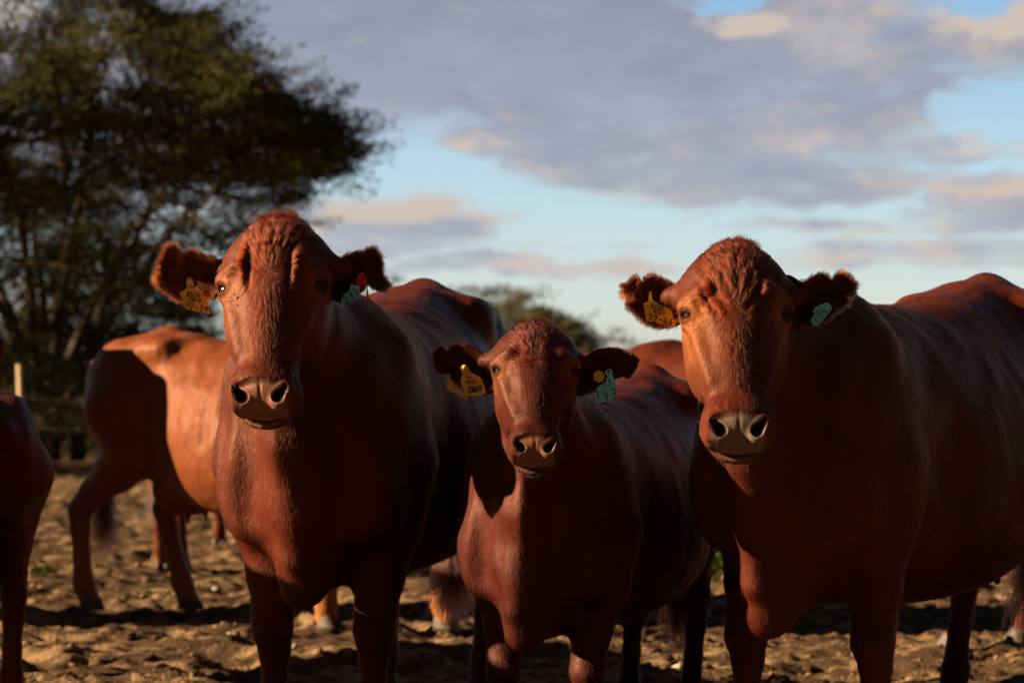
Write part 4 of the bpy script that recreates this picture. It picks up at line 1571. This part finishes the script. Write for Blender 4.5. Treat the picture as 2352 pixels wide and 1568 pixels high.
def lumps(name, n, xr_, yr_, r0, r1, mat, seed, zs=0.6, sink=0.25, cent=None):
    """n irregular lumps of soil in one mesh"""
    import bmesh
    r = np.random.RandomState(seed)
    bm = bmesh.new()
    bmesh.ops.create_icosphere(bm, subdivisions=2, radius=1)
    sv = np.array([v.co[:] for v in bm.verts])
    sf = np.array([[v.index for v in f.verts] for f in bm.faces])
    bm.free()
    parts = []
    for q in range(n):
        x = r.uniform(*xr_)
        t = r.uniform(0, 1) ** 1.5
        y = yr_[0] + (yr_[1] - yr_[0]) * t
        if cent is not None:
            c = cent[r.randint(len(cent))]
            x, y = c[0] + r.normal(0, c[2]), c[1] + r.normal(0, c[2])
        s = r0 + (r1 - r0) * r.uniform(0, 1) ** 2.5
        ax = r.normal(size=(4, 3)) * 2.2
        ph = r.uniform(0, 6.28, 4)
        dsp = 1 + 0.16 * np.sin(sv @ ax.T + ph).sum(1) + r.normal(0, 0.05, len(sv))
        w = sv * dsp[:, None] * s * np.array([r.uniform(0.8, 1.4), r.uniform(0.8, 1.4), zs * r.uniform(0.7, 1.3)])
        a = r.uniform(0, 6.28)
        w = np.stack([w[:, 0] * np.cos(a) - w[:, 1] * np.sin(a), w[:, 0] * np.sin(a) + w[:, 1] * np.cos(a), w[:, 2]], -1)
        z = float(ground_z(np.array([x]), np.array([y]))[0])
        parts.append((w + np.array([x, y, z + s * zs * (0.5 - sink)]), sf))
    Vv, Ff = cat(parts)
    return mesh_np(name, Vv, Ff, mat, smooth=True)


M_CLOD = simple('dark_dung_and_soil', (0.052, 0.030, 0.016), 0.95, 0.1, var=0.5, vscale=25, bump=0.006, bscale=90)
M_CLOD2 = simple('dry_sand_clod', (0.21, 0.125, 0.058), 0.95, 0.1, var=0.2, vscale=25, bump=0.005, bscale=90)
M_STONE = simple('pale_stone', (0.34, 0.29, 0.23), 0.8, 0.3, var=0.2, vscale=25)
cl = [(rng.uniform(-3.2, 3.4), 8.4 + 6 * rng.uniform(0, 1) ** 1.6, rng.uniform(0.05, 0.22)) for _ in range(80)]
o = lumps('dung_clods', 1400, None or (-4, 4), (8.2, 16), 0.007, 0.028, M_CLOD, 5, cent=cl)
tag(o, 'dark crumbled dung and soil clods scattered over the trampled sand', 'soil clods', kind='stuff')
o = lumps('sand_clods', 1400, (-4.2, 4.2), (8.2, 18), 0.005, 0.022, M_CLOD2, 6)
tag(o, 'pale dry clods of sandy soil lying on the ground', 'soil clods', kind='stuff')
for (px, py, sz) in ((496, 1345, 0.022), (1560, 1525, 0.020), (680, 1470, 0.014), (528, 1437, 0.015), (1650, 1560, 0.022)):
    dp = CAM_H * FPX / (py - 850)
    x = (px - 1176) * dp / FPX
    o = lumps('stone', 1, (x, x + 1e-4), (dp, dp + 1e-4), sz, sz * 1.01, M_STONE, int(px), zs=0.8, sink=0.1)
    tag(o, None, 'stone', 'pale stones on the soil')
    o['label'] = {496: 'white pebble on the soil left of the big cow\'s foreleg', 1560: 'pale pebble between the legs of calf and right cow',
                  680: 'small pale pebble between the left cow\'s forelegs', 528: 'small pale pebble on the soil beside the left cow\'s foreleg',
                  1650: 'pale pebble by the right cow\'s foreleg, nearest to the viewer'}[px]

# ------------------------------------------------------------------ trees and bushes
def leaf_material(name, a, b, trans=0.25):
    m = bpy.data.materials.new(name)
    m.use_nodes = True
    m.node_tree.nodes.clear()
    nt = NT(m.node_tree)
    out = nt.new('ShaderNodeOutputMaterial')
    co = nt.new('ShaderNodeTexCoord').outputs['Object']
    c = nt.mix(nt.mr(nt.noise(co, 1.1, 5, 0.6), 0.35, 0.65), a, b)
    d = nt.new('ShaderNodeBsdfDiffuse')
    t = nt.new('ShaderNodeBsdfTranslucent')
    nt.put(d.inputs[0], c)
    nt.put(t.inputs[0], c)
    mx = nt.new('ShaderNodeMixShader')
    mx.inputs[0].default_value = trans
    nt.l.new(d.outputs[0], mx.inputs[1])
    nt.l.new(t.outputs[0], mx.inputs[2])
    nt.l.new(mx.outputs[0], out.inputs[0])
    return m


M_LEAF_ACA = leaf_material('acacia_leaf', (0.044, 0.042, 0.017), (0.090, 0.088, 0.028))
M_LEAF_BUSH = leaf_material('bush_leaf', (0.065, 0.062, 0.022), (0.15, 0.13, 0.048))
M_LEAF_BLUE = leaf_material('grey_green_leaf', (0.055, 0.070, 0.035), (0.12, 0.13, 0.06))
M_BARK = simple('grey_brown_bark', (0.085, 0.060, 0.042), 0.9, 0.2, var=0.3, vscale=12, bump=0.01, bscale=30)


def leaves(centers, radii, per, size, rng, out_dir=None, aspect=0.38):
    """narrow leaf quads scattered round clump centres"""
    n = len(centers) * per
    idx = np.repeat(np.arange(len(centers)), per)
    d = rng.normal(size=(n, 3))
    d /= np.linalg.norm(d, axis=1)[:, None]
    r = rng.uniform(0, 1, n) ** 0.6
    p = centers[idx] + d * (r[:, None] * radii[idx])
    a = d + rng.normal(0, 0.6, (n, 3))
    if out_dir is not None:
        a = a * 0.6 + out_dir[idx] * 1.1
    a /= np.linalg.norm(a, axis=1)[:, None]
    b = np.cross(a, rng.normal(size=(n, 3)))
    b /= np.linalg.norm(b, axis=1)[:, None] + 1e-9
    s = size * rng.uniform(0.5, 1.3, n)[:, None]
    a, b = a * s, b * s * aspect
    V = np.stack([p - a * 0.5, p + b * 0.5, p + a * 0.5, p - b * 0.5], 1).reshape(-1, 3)
    F = np.arange(4 * n).reshape(n, 4)
    return V, F


def bez(p0, p1, p2, n=10):
    t = np.linspace(0, 1, n)[:, None]
    return (1 - t) ** 2 * p0 + 2 * t * (1 - t) * p1 + t * t * p2


def make_tree(base, crown_fn, R, label, n_clump, per, leaf_mat, group, seed, n_limb=9, trunk_r=0.16, leaf=0.06, name='acacia_tree', low=0.25, cat_='tree', center=(0, 0), shell=0.5):
    r = np.random.RandomState(seed)
    root = empty(name, (base[0], base[1], 0))
    tag(root, label, cat_, group)
    C, rad, od = [], [], []
    for _ in range(n_clump):
        rr = R * np.sqrt(r.uniform(0, 1))
        th = r.uniform(0, 2 * np.pi)
        top, bot = crown_fn(rr / R)
        bump = 1 + 0.07 * np.sin(th * 5 + seed) + 0.05 * np.sin(th * 11 + rr * 3)
        if r.uniform() > low:
            z = top * bump - r.exponential(shell * 0.45)
        else:
            z = r.uniform(bot, top * bump)
        z = max(z, bot)
        C.append((center[0] + rr * np.cos(th), center[1] + rr * np.sin(th), z))
        s = r.uniform(0.18, 0.42) * (0.55 + 0.45 * min(1, R / 3))
        rad.append((s * 1.25, s * 1.25, s * 0.55))
        o_ = np.array([np.cos(th), np.sin(th), 0.35])
        od.append(o_ / np.linalg.norm(o_))
    C, rad, od = np.array(C), np.array(rad), np.array(od)
    Vl, Fl = leaves(C, rad, per, leaf, r, od)
    # fine sprays sticking out beyond the edge
    outer = np.nonzero(np.hypot(C[:, 0] - center[0], C[:, 1] - center[1]) > R * 0.55)[0]
    k_ = outer[r.randint(0, len(outer), max(60, n_clump // 3))]
    sp_c, sp_o = [], []
    for i_ in k_:
        dv = od[i_] * np.array([1, 1, 0.5]) + r.normal(0, 0.28, 3)
        dv /= np.linalg.norm(dv)
        for t_ in np.linspace(0.15, 0.75, 7):
            sp_c.append(C[i_] + dv * t_ * min(1, R / 3))
            sp_o.append(dv)
    sp_c, sp_o = np.array(sp_c), np.array(sp_o)
    V2, F2 = leaves(sp_c, np.full((len(sp_c), 3), 0.075), 9, leaf * 0.8, r, sp_o)
    Vl, Fl = cat([(Vl, Fl), (V2, F2)])
    limbs = []
    pts_all = []
    for q in range(n_limb):
        th = 2 * np.pi * (q + r.uniform(-0.3, 0.3)) / n_limb
        rr = R * r.uniform(0.45, 0.9)
        top, bot = crown_fn(rr / R)
        end = np.array([center[0] + rr * np.cos(th), center[1] + rr * np.sin(th), bot * 0.35 + top * 0.6])
        p0 = np.array([r.normal(0, 0.12), r.normal(0, 0.12), -0.1])
        p1 = np.array([end[0] * 0.28, end[1] * 0.28, end[2] * r.uniform(0.55, 0.8)])
        P = bez(p0, p1, end, 14) + r.normal(0, 0.035, (14, 3)) * np.linspace(0, 1, 14)[:, None]
        w = trunk_r * r.uniform(0.5, 1.0) * np.linspace(1, 0.22, 14)
        limbs.append(tube(P, w, 7))
        pts_all.append(P[4:])
    A = np.concatenate(pts_all)
    sel = r.permutation(len(C))[:max(40, len(C) // 2)]
    for q in sel:
        dd = np.linalg.norm(A - C[q], axis=1) + 0.6 * np.maximum(0, A[:, 2] - C[q][2])
        a = A[dd.argmin()]
        if np.linalg.norm(a - C[q]) > R * 0.8:
            continue
        mid = (a + C[q]) / 2 + r.normal(0, 0.12, 3) - np.array([0, 0, 0.10])
        P = bez(a, mid, C[q] + od[q] * 0.15, 7)
        limbs.append(tube(P, np.linspace(0.026, 0.006, 7) * (trunk_r / 0.16), 4))
    Vt, Ft = cat(limbs)
    mesh_np('trunk', Vt, clean_quads(Ft), M_BARK, root)
    mesh_np('crown', Vl, Fl, leaf_mat, root, smooth=False)
    return root


def aca_crown(t):
    top = np.interp(t, [0, 0.35, 0.5, 0.62, 0.80, 0.93, 1.0], [7.6, 6.7, 5.9, 5.2, 4.75, 4.25, 4.0])
    bot = np.interp(t, [0, 0.4, 0.65, 0.82, 1.0], [0.4, 0.5, 1.3, 2.8, 3.95])
    return top, bot


make_tree((-5.7, 30.0), aca_crown, 5.1, 'tall spreading thorn tree filling the left of the view, its tip reaching over the cow', 2700, 115, M_LEAF_ACA, 'trees and bushes behind the herd', 4,
          n_limb=16, center=(-1.42, 0), low=0.60, trunk_r=0.11, leaf=0.07)


def dome(h, b=0.2):
    return lambda t: (h * np.sqrt(max(0.02, 1 - 0.85 * t * t)), b)


bush = 'trees and bushes behind the herd'
make_tree((-7.2, 33.5), dome(4.2, 0.1), 2.5, 'tangled grey-green thorn bush at the left edge under the spreading tree', 520, 120, M_LEAF_BUSH, bush, 21, n_limb=9, trunk_r=0.06, name='thorn_bush', low=0.7, cat_='bush')
make_tree((-5.9, 35.5), dome(3.3, 0.3), 1.7, 'tangled thorn bush below the spreading tree, behind the orange cow\'s rump', 340, 120, M_LEAF_BUSH, bush, 22, n_limb=9, trunk_r=0.06, name='thorn_bush', low=0.7, cat_='bush')
make_tree((-5.75, 28.3), dome(1.5, 0.1), 1.1, 'low pale scrub bush at the foot of the spreading tree, left of the orange cow', 150, 90, M_LEAF_BLUE, bush, 23, n_limb=8, trunk_r=0.03, name='scrub_bush', low=0.7, cat_='bush')
make_tree((-5.1, 32.0), dome(1.9, 0.1), 1.2, 'low yellow-green scrub bush right behind the orange cow\'s hip', 150, 90, M_LEAF_BUSH, bush, 24, n_limb=8, trunk_r=0.03, name='scrub_bush', low=0.7, cat_='bush')
make_tree((-0.20, 40.0), dome(2.35, 0.2), 1.9, 'round dark green bush rising behind the left cow\'s back', 520, 150, M_LEAF_BUSH, bush, 25, n_limb=9, trunk_r=0.07, name='round_bush', low=0.45, cat_='bush')
make_tree((-2.6, 46.0), dome(2.75, 0.2), 1.7, 'distant pale green bush just behind the left cow\'s rump', 200, 90, M_LEAF_BLUE, bush, 26, n_limb=8, trunk_r=0.07, name='round_bush', low=0.45, cat_='bush')
make_tree((1.6, 42.0), dome(1.75, 0.2), 1.0, 'low bush to the right of the round dark bush, behind the calf', 120, 90, M_LEAF_BUSH, bush, 27, n_limb=7, trunk_r=0.05, name='round_bush', low=0.45, cat_='bush')
make_tree((-6.35, 27.0), dome(1.75, 0.1), 0.95, 'twiggy sunlit bush nearest the fence at the left edge', 170, 90, M_LEAF_BUSH, bush, 29, n_limb=10, trunk_r=0.03, name='thorn_bush', low=0.7, cat_='bush')
make_tree((-10.8, 38.0), dome(4.2, 0.3), 2.6, 'dense thorn bush far left behind the other bushes', 300, 90, M_LEAF_BUSH, bush, 28, n_limb=9, trunk_r=0.08, name='thorn_bush', low=0.6, cat_='bush')


def weed(px, py, label, seed, n=26, h=0.10):
    dp = CAM_H * FPX / (py - 850)
    x = (px - 1176) * dp / FPX
    r = np.random.RandomState(seed)
    root = empty('weed', (x, dp, float(ground_z(np.array([x]), np.array([dp]))[0])))
    tag(root, label, 'weed', 'green weeds on the bare soil')
    st, lv = [], []
    for q in range(n):
        th = r.uniform(0, 6.28)
        L = h * r.uniform(0.5, 1.2)
        e = np.array([np.cos(th) * L * 0.8, np.sin(th) * L * 0.8, L])
        P = bez(np.zeros(3), e * np.array([0.3, 0.3, 0.7]), e, 5)
        st.append(tube(P, np.linspace(0.002, 0.001, 5), 4))
        lv.append(e)
    V, F = cat(st)
    mesh_np('stem', V, clean_quads(F), M_LEAF_BUSH, root)
    lv = np.array(lv)
    V, F = leaves(lv, np.full((len(lv), 3), 0.02), 8, 0.030, r, None, 0.55)
    mesh_np('leaf', V, F, M_WEED, root, smooth=False)['kind'] = 'stuff'


M_WEED = leaf_material('weed_leaf', (0.035, 0.070, 0.014), (0.07, 0.12, 0.028))
weed(92, 1328, 'small bright green weed on the soil right of the dark young animal', 1, 20, 0.06)
weed(1642, 1330, 'dark green weed growing between the calf and the right cow', 2, 40, 0.17)

# wire fence at the far left
M_POST = simple('weathered_post_wood', (0.36, 0.27, 0.17), 0.85, 0.2, var=0.3, vscale=14)
M_WIRE = simple('rusty_wire', (0.20, 0.14, 0.10), 0.6, 0.4)
FY = 21.0
fr = empty('wire_fence', (-4.6, FY, 0))
tag(fr, 'wire fence with pale thin posts running behind the dark young animal', 'fence')
fx = [-8.6, -4.27, -1.5, 1.9]
for i, x in enumerate(fx):
    h = [1.15, 1.17, 0.92, 0.85][i]
    P = np.array([[x + 4.6, 0, -0.1], [x + 4.6 + 0.01, 0.01, h * 0.5], [x + 4.6 - 0.01, 0, h]])
    V, F = tube(P, 0.028, 8)
    mesh_np('post', V, clean_quads(F), M_POST, fr)
for hz in (0.35, 0.62, 0.88):
    P = []
    for a, b_ in zip(fx[:-1], fx[1:]):
        for t in np.linspace(0, 1, 9)[:-1]:
            P.append([a + (b_ - a) * t + 4.6, -0.031, hz - 0.03 * 4 * t * (1 - t)])
    P.append([fx[-1] + 4.6, -0.031, hz])
    V, F = tube(np.array(P), 0.0012, 5)
    mesh_np('wire', V, clean_quads(F), M_WIRE, fr)

# ------------------------------------------------------------------ the rest of the herd
def side_cow(name, pos, heading, scale, coat, label, feet, pitch=48, head_at=(0.80, 0.0, 0.97), catg='cow', pal=(0.3, 0.1, 0.35), hc=0.024, hf=0.016, group='cattle standing behind', **kw):
    h = np.array(heading, float)
    h /= np.linalg.norm(h)
    l = np.array([-h[1], h[0]])
    O = np.array([pos[0] + scale * (head_at[0] * h[0] + head_at[1] * l[0]), pos[1] + scale * (head_at[0] * h[1] + head_at[1] * l[1]), head_at[2] * scale])
    yaw = math.degrees(math.atan2(h[0], -h[1]))
    c = Cow(pos, heading, scale, head=(O, yaw, pitch, 0), hs=scale * 0.95, feet=feet, detail=0, **kw)
    c.pal = pal
    root, body = build_cow(c, name, label, catg, coat, group, hc=hc, hf=hf, eyes=True, switch=(0.32 * scale, 900, M_HAIR_B))
    # plain ears
    ang = math.atan2(c.h[1], c.h[0])
    inv = (Matrix.Translation((float(c.B[0]), float(c.B[1]), 0)) @ Matrix.Rotation(ang, 4, 'Z')).inverted()
    for sg in (-1, 1):
        n, mv = 12, 9
        t = np.linspace(0, 1, n)[:, None]
        v = np.linspace(-1, 1, mv)[None, :]
        wd = 0.050 * np.sin(np.pi * (0.12 + 0.86 * t)) ** 0.7
        lat = (0.12 + 0.17 * t) + 0 * v
        uu = 0.452 + v * wd - 0.03 * t
        yy = -0.115 - 0.02 * (1 - v ** 2) - 0.02 * t
        A = np.stack([lat * sg, uu, yy], -1)
        Bk = A + np.array([0, 0, -0.008])
        V = np.concatenate([A.reshape(-1, 3), Bk.reshape(-1, 3)])
        G = np.arange(n * mv).reshape(n, mv)
        qd = lambda G: np.stack([G[:-1, :-1], G[1:, :-1], G[1:, 1:], G[:-1, 1:]], -1).reshape(-1, 4)
        H_ = G + n * mv
        F = [qd(G), qd(H_)[:, ::-1]]
        for (a, b_) in ((G[:, 0], H_[:, 0]), (H_[:, -1], G[:, -1]), (G[-1, :], H_[-1, :])):
            F.append(np.stack([a[:-1], b_[:-1], b_[1:], a[1:]], -1))
        F = np.concatenate(F)
        mesh_np('ear', localise(inv, c.h2w(V)), F, coat, root)
    return root


side_cow('cow', (-0.50, 10.42), (0.80, -0.60), 0.935, M_COAT4, 'orange-red cow standing side-on behind the left cow, rump in shadow',
         [(0.15, 0.15), (-0.30, -0.15), (-1.50, 0.16), (-1.86, -0.17)], tail=(0.05, 0.60), girth=1.0, pal=(0.3, 0.1, 0.9), ribs=0.004, legw=1.22, hc=0.018, belly=0.03)
side_cow('cow', (0.66, 10.75), (-1.19, 0.86), 0.93, M_COAT1, 'red cow side-on behind the calf, only its withers and lower legs showing',
         [(0.0, 0.15), (0.06, -0.13), (-1.62, 0.17), (-1.78, -0.17)], tail=(0.0, 0.62))
side_cow('young_cow', (-2.20, 9.25), (-0.34, 1.0), 0.765, M_COAT2, 'dark young animal seen from behind at the left edge', [(0.0, 0.14), (0.0, -0.14), (-1.72, 0.17), (-1.74, -0.15)],
         catg='young cow', tail=(0.10, 0.60), udder=False, legw=1.15, pal=(0.2, 0.1, 0.6))
side_cow('cow', (-1.72, 15.1), (0.12, 1.0), 0.92, M_COAT1, 'far cow hidden behind the orange cow, only its lower legs showing', [(0.0, 0.12), (0.1, -0.12), (-1.60, 0.08), (-1.76, -0.08)],
         tail=(0.0, 0.62), hc=0.03)
side_cow('cow', (-4.57, 11.10), (-1.0, 0.06), 1.13, M_COAT1, 'tall cow outside the picture to the left of the orange cow', [(0.0, 0.15), (0.06, -0.15), (-1.62, 0.17), (-1.78, -0.17)],
         tail=(0.0, 0.62), hc=0.03)  # unseen cow read from its shadow, scaled up so that shadow climbs higher
side_cow('cow', (-2.52, 6.15), (0.0, -1.0), 0.96, M_COAT1, 'added unseen cow outside the picture on the left, broadside to the low sun to cast shade', [(0.0, 0.15), (0.06, -0.15), (-1.62, 0.17), (-1.78, -0.17)],
         tail=(0.0, 0.62), hc=0.03)  # unseen cow added to shade the left cow's forelegs and the young animal


# a few flies on the faces
def fly(cow, q, parent_label, seed):
    r = np.random.RandomState(seed)
    p = cow.h2w(np.array(q, float))
    for _ in range(30):                         # walk the point onto the skin
        v = float(cow.f(p[None].astype(np.float32))[0])
        g_ = grad(cow.f, p[None].astype(np.float32))[0]
        p = p - v * g_ / (g_ @ g_ + 1e-6)
        if abs(v) < 2e-4:
            break
    n = g_ / np.linalg.norm(g_)
    a = np.cross(n, r.normal(size=3))
    a /= np.linalg.norm(a)
    b = np.cross(n, a)
    u, w = np.meshgrid(np.linspace(0, np.pi, 7), np.linspace(0, 2 * np.pi, 9)[:-1], indexing='ij')
    S = np.stack([np.cos(u), np.sin(u) * np.cos(w), np.sin(u) * np.sin(w)], -1).reshape(-1, 3)
    i = np.arange(6)[:, None] * 8 + np.arange(8)[None, :]
    j = np.arange(6)[:, None] * 8 + (np.arange(8)[None, :] + 1) % 8
    F = np.stack([i, i + 8, j + 8, j], -1).reshape(-1, 4)
    parts = []
    for (off, rx, ry) in ((-0.0015, 0.0036, 0.0018), (0.0028, 0.0014, 0.0015)):
        parts.append(((S * np.array([rx, ry, ry]) + np.array([off, 0, 0.0018])) @ np.stack([a, b, n]), F))
    V, F = cat(parts)
    root = empty('fly', tuple(float(t) for t in p))
    tag(root, parent_label, 'fly', 'flies on the cattle')
    mesh_np('body', V, F, M_FLY, root)
    wings = []
    for sg in (-1, 1):
        W_ = np.array([[0.001, 0, 0.0036], [-0.0045, sg * 0.0028, 0.0030], [-0.0060, sg * 0.0010, 0.0028], [0.001, 0, 0.0040]])
        wings.append((W_ @ np.stack([a, b, n]), np.array([[0, 1, 2, 3]])))
    V, F = cat(wings)
    mesh_np('wing', V, F, M_WING, root, smooth=False)


M_FLY = simple('fly_body', (0.012, 0.012, 0.014), 0.35, 0.5)
M_WING = simple('fly_wing', (0.035, 0.033, 0.03), 0.5, 0.2)
for i, q in enumerate([(-0.098, 0.325, -0.01), (-0.088, 0.312, -0.005), (-0.090, 0.290, -0.004)]):
    fly(c1, q, 'tiny dark fly under the lit eye of the left cow, %s of three' % ('highest', 'middle one', 'lowest')[i], 40 + i)
fly(c1, (0.065, 0.265, 0.01), 'tiny dark fly on the shaded cheek of the left cow', 44)
fly(c3, (0.070, 0.300, 0.01), 'tiny dark fly on the shaded cheek of the right cow, upper one', 45)
fly(c3, (0.062, 0.285, 0.01), 'tiny dark fly on the shaded cheek of the right cow, lower one', 46)

# ------------------------------------------------------------------ ear tags


def sub_inv(root, ob):
    """bring a world-space child into its root's frame"""
    ob.matrix_parent_inverse = Matrix.Identity(4)
    inv = np.array((Matrix.Translation(root.location) @ Matrix.Rotation(root.rotation_euler.z, 4, 'Z')).inverted())
    for x in [ob] + list(ob.children):
        me = x.data
        V = np.empty(len(me.vertices) * 3, np.float32)
        me.vertices.foreach_get('co', V)
        V = V.reshape(-1, 3) @ inv[:3, :3].T + inv[:3, 3]
        me.vertices.foreach_set('co', V.astype(np.float32).ravel())
        me.update()


def tagged(root, *a, **k):
    o = ear_tag(root, *a, **k)
    bpy.context.view_layer.update()
    sub_inv(root, o)
    return o


tagged(cow_a, [(150, 598), (190, 608), (204, 662), (150, 646)], conv1, 6.369, M_TAG_Y, label='back half of the yellow tag behind the ear')
tagged(cow_a, [(228, 515), (245, 503), (266, 518), (275, 560), (292, 592), (357, 636), (378, 748), (214, 712), (180, 606), (222, 580), (226, 545)], conv1, 6.289, M_TAG_Y,
       [('p', 'NAM', 255, 566, 24, 12, 0.9, 0.0), ('p', '8509', 270, 621, 46, 11, 1.0, 0.006), ('p', '2419', 279, 656, 42, 11, 1.0, 0.006), ('h', '22-79', 290, 706, 46, 11, 0.9, 0.03)],
       slope=(0.3, -0.4), label='yellow ear tag reading 8509 2419 22-79', hole=(246, 520, 9))
tagged(cow_a, [(1405, 532), (1412, 600), (1423, 674), (1404, 668), (1400, 600)], conv1, 6.384, M_TAG_R, label='thin red edge of the tag behind the ear')
tagged(cow_a, [(1330, 540), (1345, 490), (1380, 463), (1390, 503), (1404, 510), (1400, 578), (1372, 606), (1350, 608), (1345, 560), (1325, 558)], conv1, 6.304, M_TAG_R,
       [('p', '78', 1381, 572, 34, -62, 1.0, 0.004)], slope=(-0.5, 0), label='red ear tag partly behind the turquoise one')
tagged(cow_a, [(1234, 702), (1238, 640), (1262, 608), (1290, 590), (1303, 540), (1322, 560), (1356, 560), (1354, 612), (1300, 665)], conv1, 6.284, M_TAG_T,
       [('h', '237', 1301, 628, 52, -38, 1.0, 0.02)], slope=(-0.4, 0.2), label='turquoise ear tag with the hand-written number 237')

tagged(calf_a, [(172, 450), (200, 443), (212, 475), (255, 540), (305, 590), (308, 612), (292, 610), (153, 535)], conv2, 6.24, M_TAG_YO, label='back half of the worn yellow tag behind the ear')
tagged(calf_a, [(250, 380), (275, 366), (305, 370), (312, 395), (330, 425), (395, 455), (412, 490), (437, 572), (300, 592), (253, 490), (268, 440)], conv2, 6.155, M_TAG_YO,
       [('p', 'BW', 311, 459, 22, -2, 1.0, 0.0), ('p', '2066', 326, 490, 38, -5, 1.0, 0.004), ('p', '2869', 357, 540, 62, -8, 0.85, 0.03)],
       slope=(0.3, -0.3), button=(284, 385, 17, M_TAG_YO), label='worn yellow ear tag reading 2066 2869')
circ = [(1225 + 39 * math.cos(a), 450 + 41 * math.sin(a)) for a in np.linspace(0, 2 * math.pi, 16, endpoint=False)]
tagged(calf_a, circ, conv2, 6.150, M_TAG_YO, [], button=(1225, 450, 15, M_TAG_YO), label='round yellow button tag', thick=0.004)
tagged(calf_a, [(1268, 412), (1298, 396), (1318, 408), (1321, 455), (1348, 502), (1336, 620), (1193, 637), (1208, 530), (1262, 495), (1284, 450), (1268, 430)], conv2, 6.140, M_TAG_T,
       [('h', '25', 1282, 490, 42, -4, 1.0, 0.0), ('h', '143', 1273, 578, 76, -5, 0.95, -0.02)], slope=(-0.2, 0.0), hole=(1294, 416, 10), label='turquoise ear tag with the hand-written number 25 143')

tagged(cow_b, [(232, 420), (245, 420), (250, 470), (302, 505), (370, 535), (398, 634), (214, 606), (194, 492), (226, 480)], conv3, 6.065, M_TAG_Y,
       [('p', '8328', 281, 515, 42, 10, 1.0, 0.006), ('p', '4521', 293, 548, 40, 10, 1.0, 0.006), ('h', '22-66', 303, 596, 46, 9, 0.92, 0.04)],
       slope=(0.3, -0.4), label='yellow ear tag reading 8328 4521 22-66')
tagged(cow_b, [(1234, 606), (1258, 637), (1278, 632), (1342, 570), (1372, 520), (1345, 485), (1300, 500), (1264, 515), (1250, 548), (1262, 556)], conv3, 6.065, M_TAG_T,
       [('h', '22', 1286, 548, 30, -38, 1.0, 0.0), ('h', '1', 1272, 604, 34, -38, 1.0, 0.0), ('h', '7', 1302, 577, 38, -38, 1.0, 0.0), ('h', '9', 1330, 548, 42, -38, 1.0, 0.0)],
       slope=(-0.4, 0.2), label='turquoise ear tag with the hand-written number 22 179')
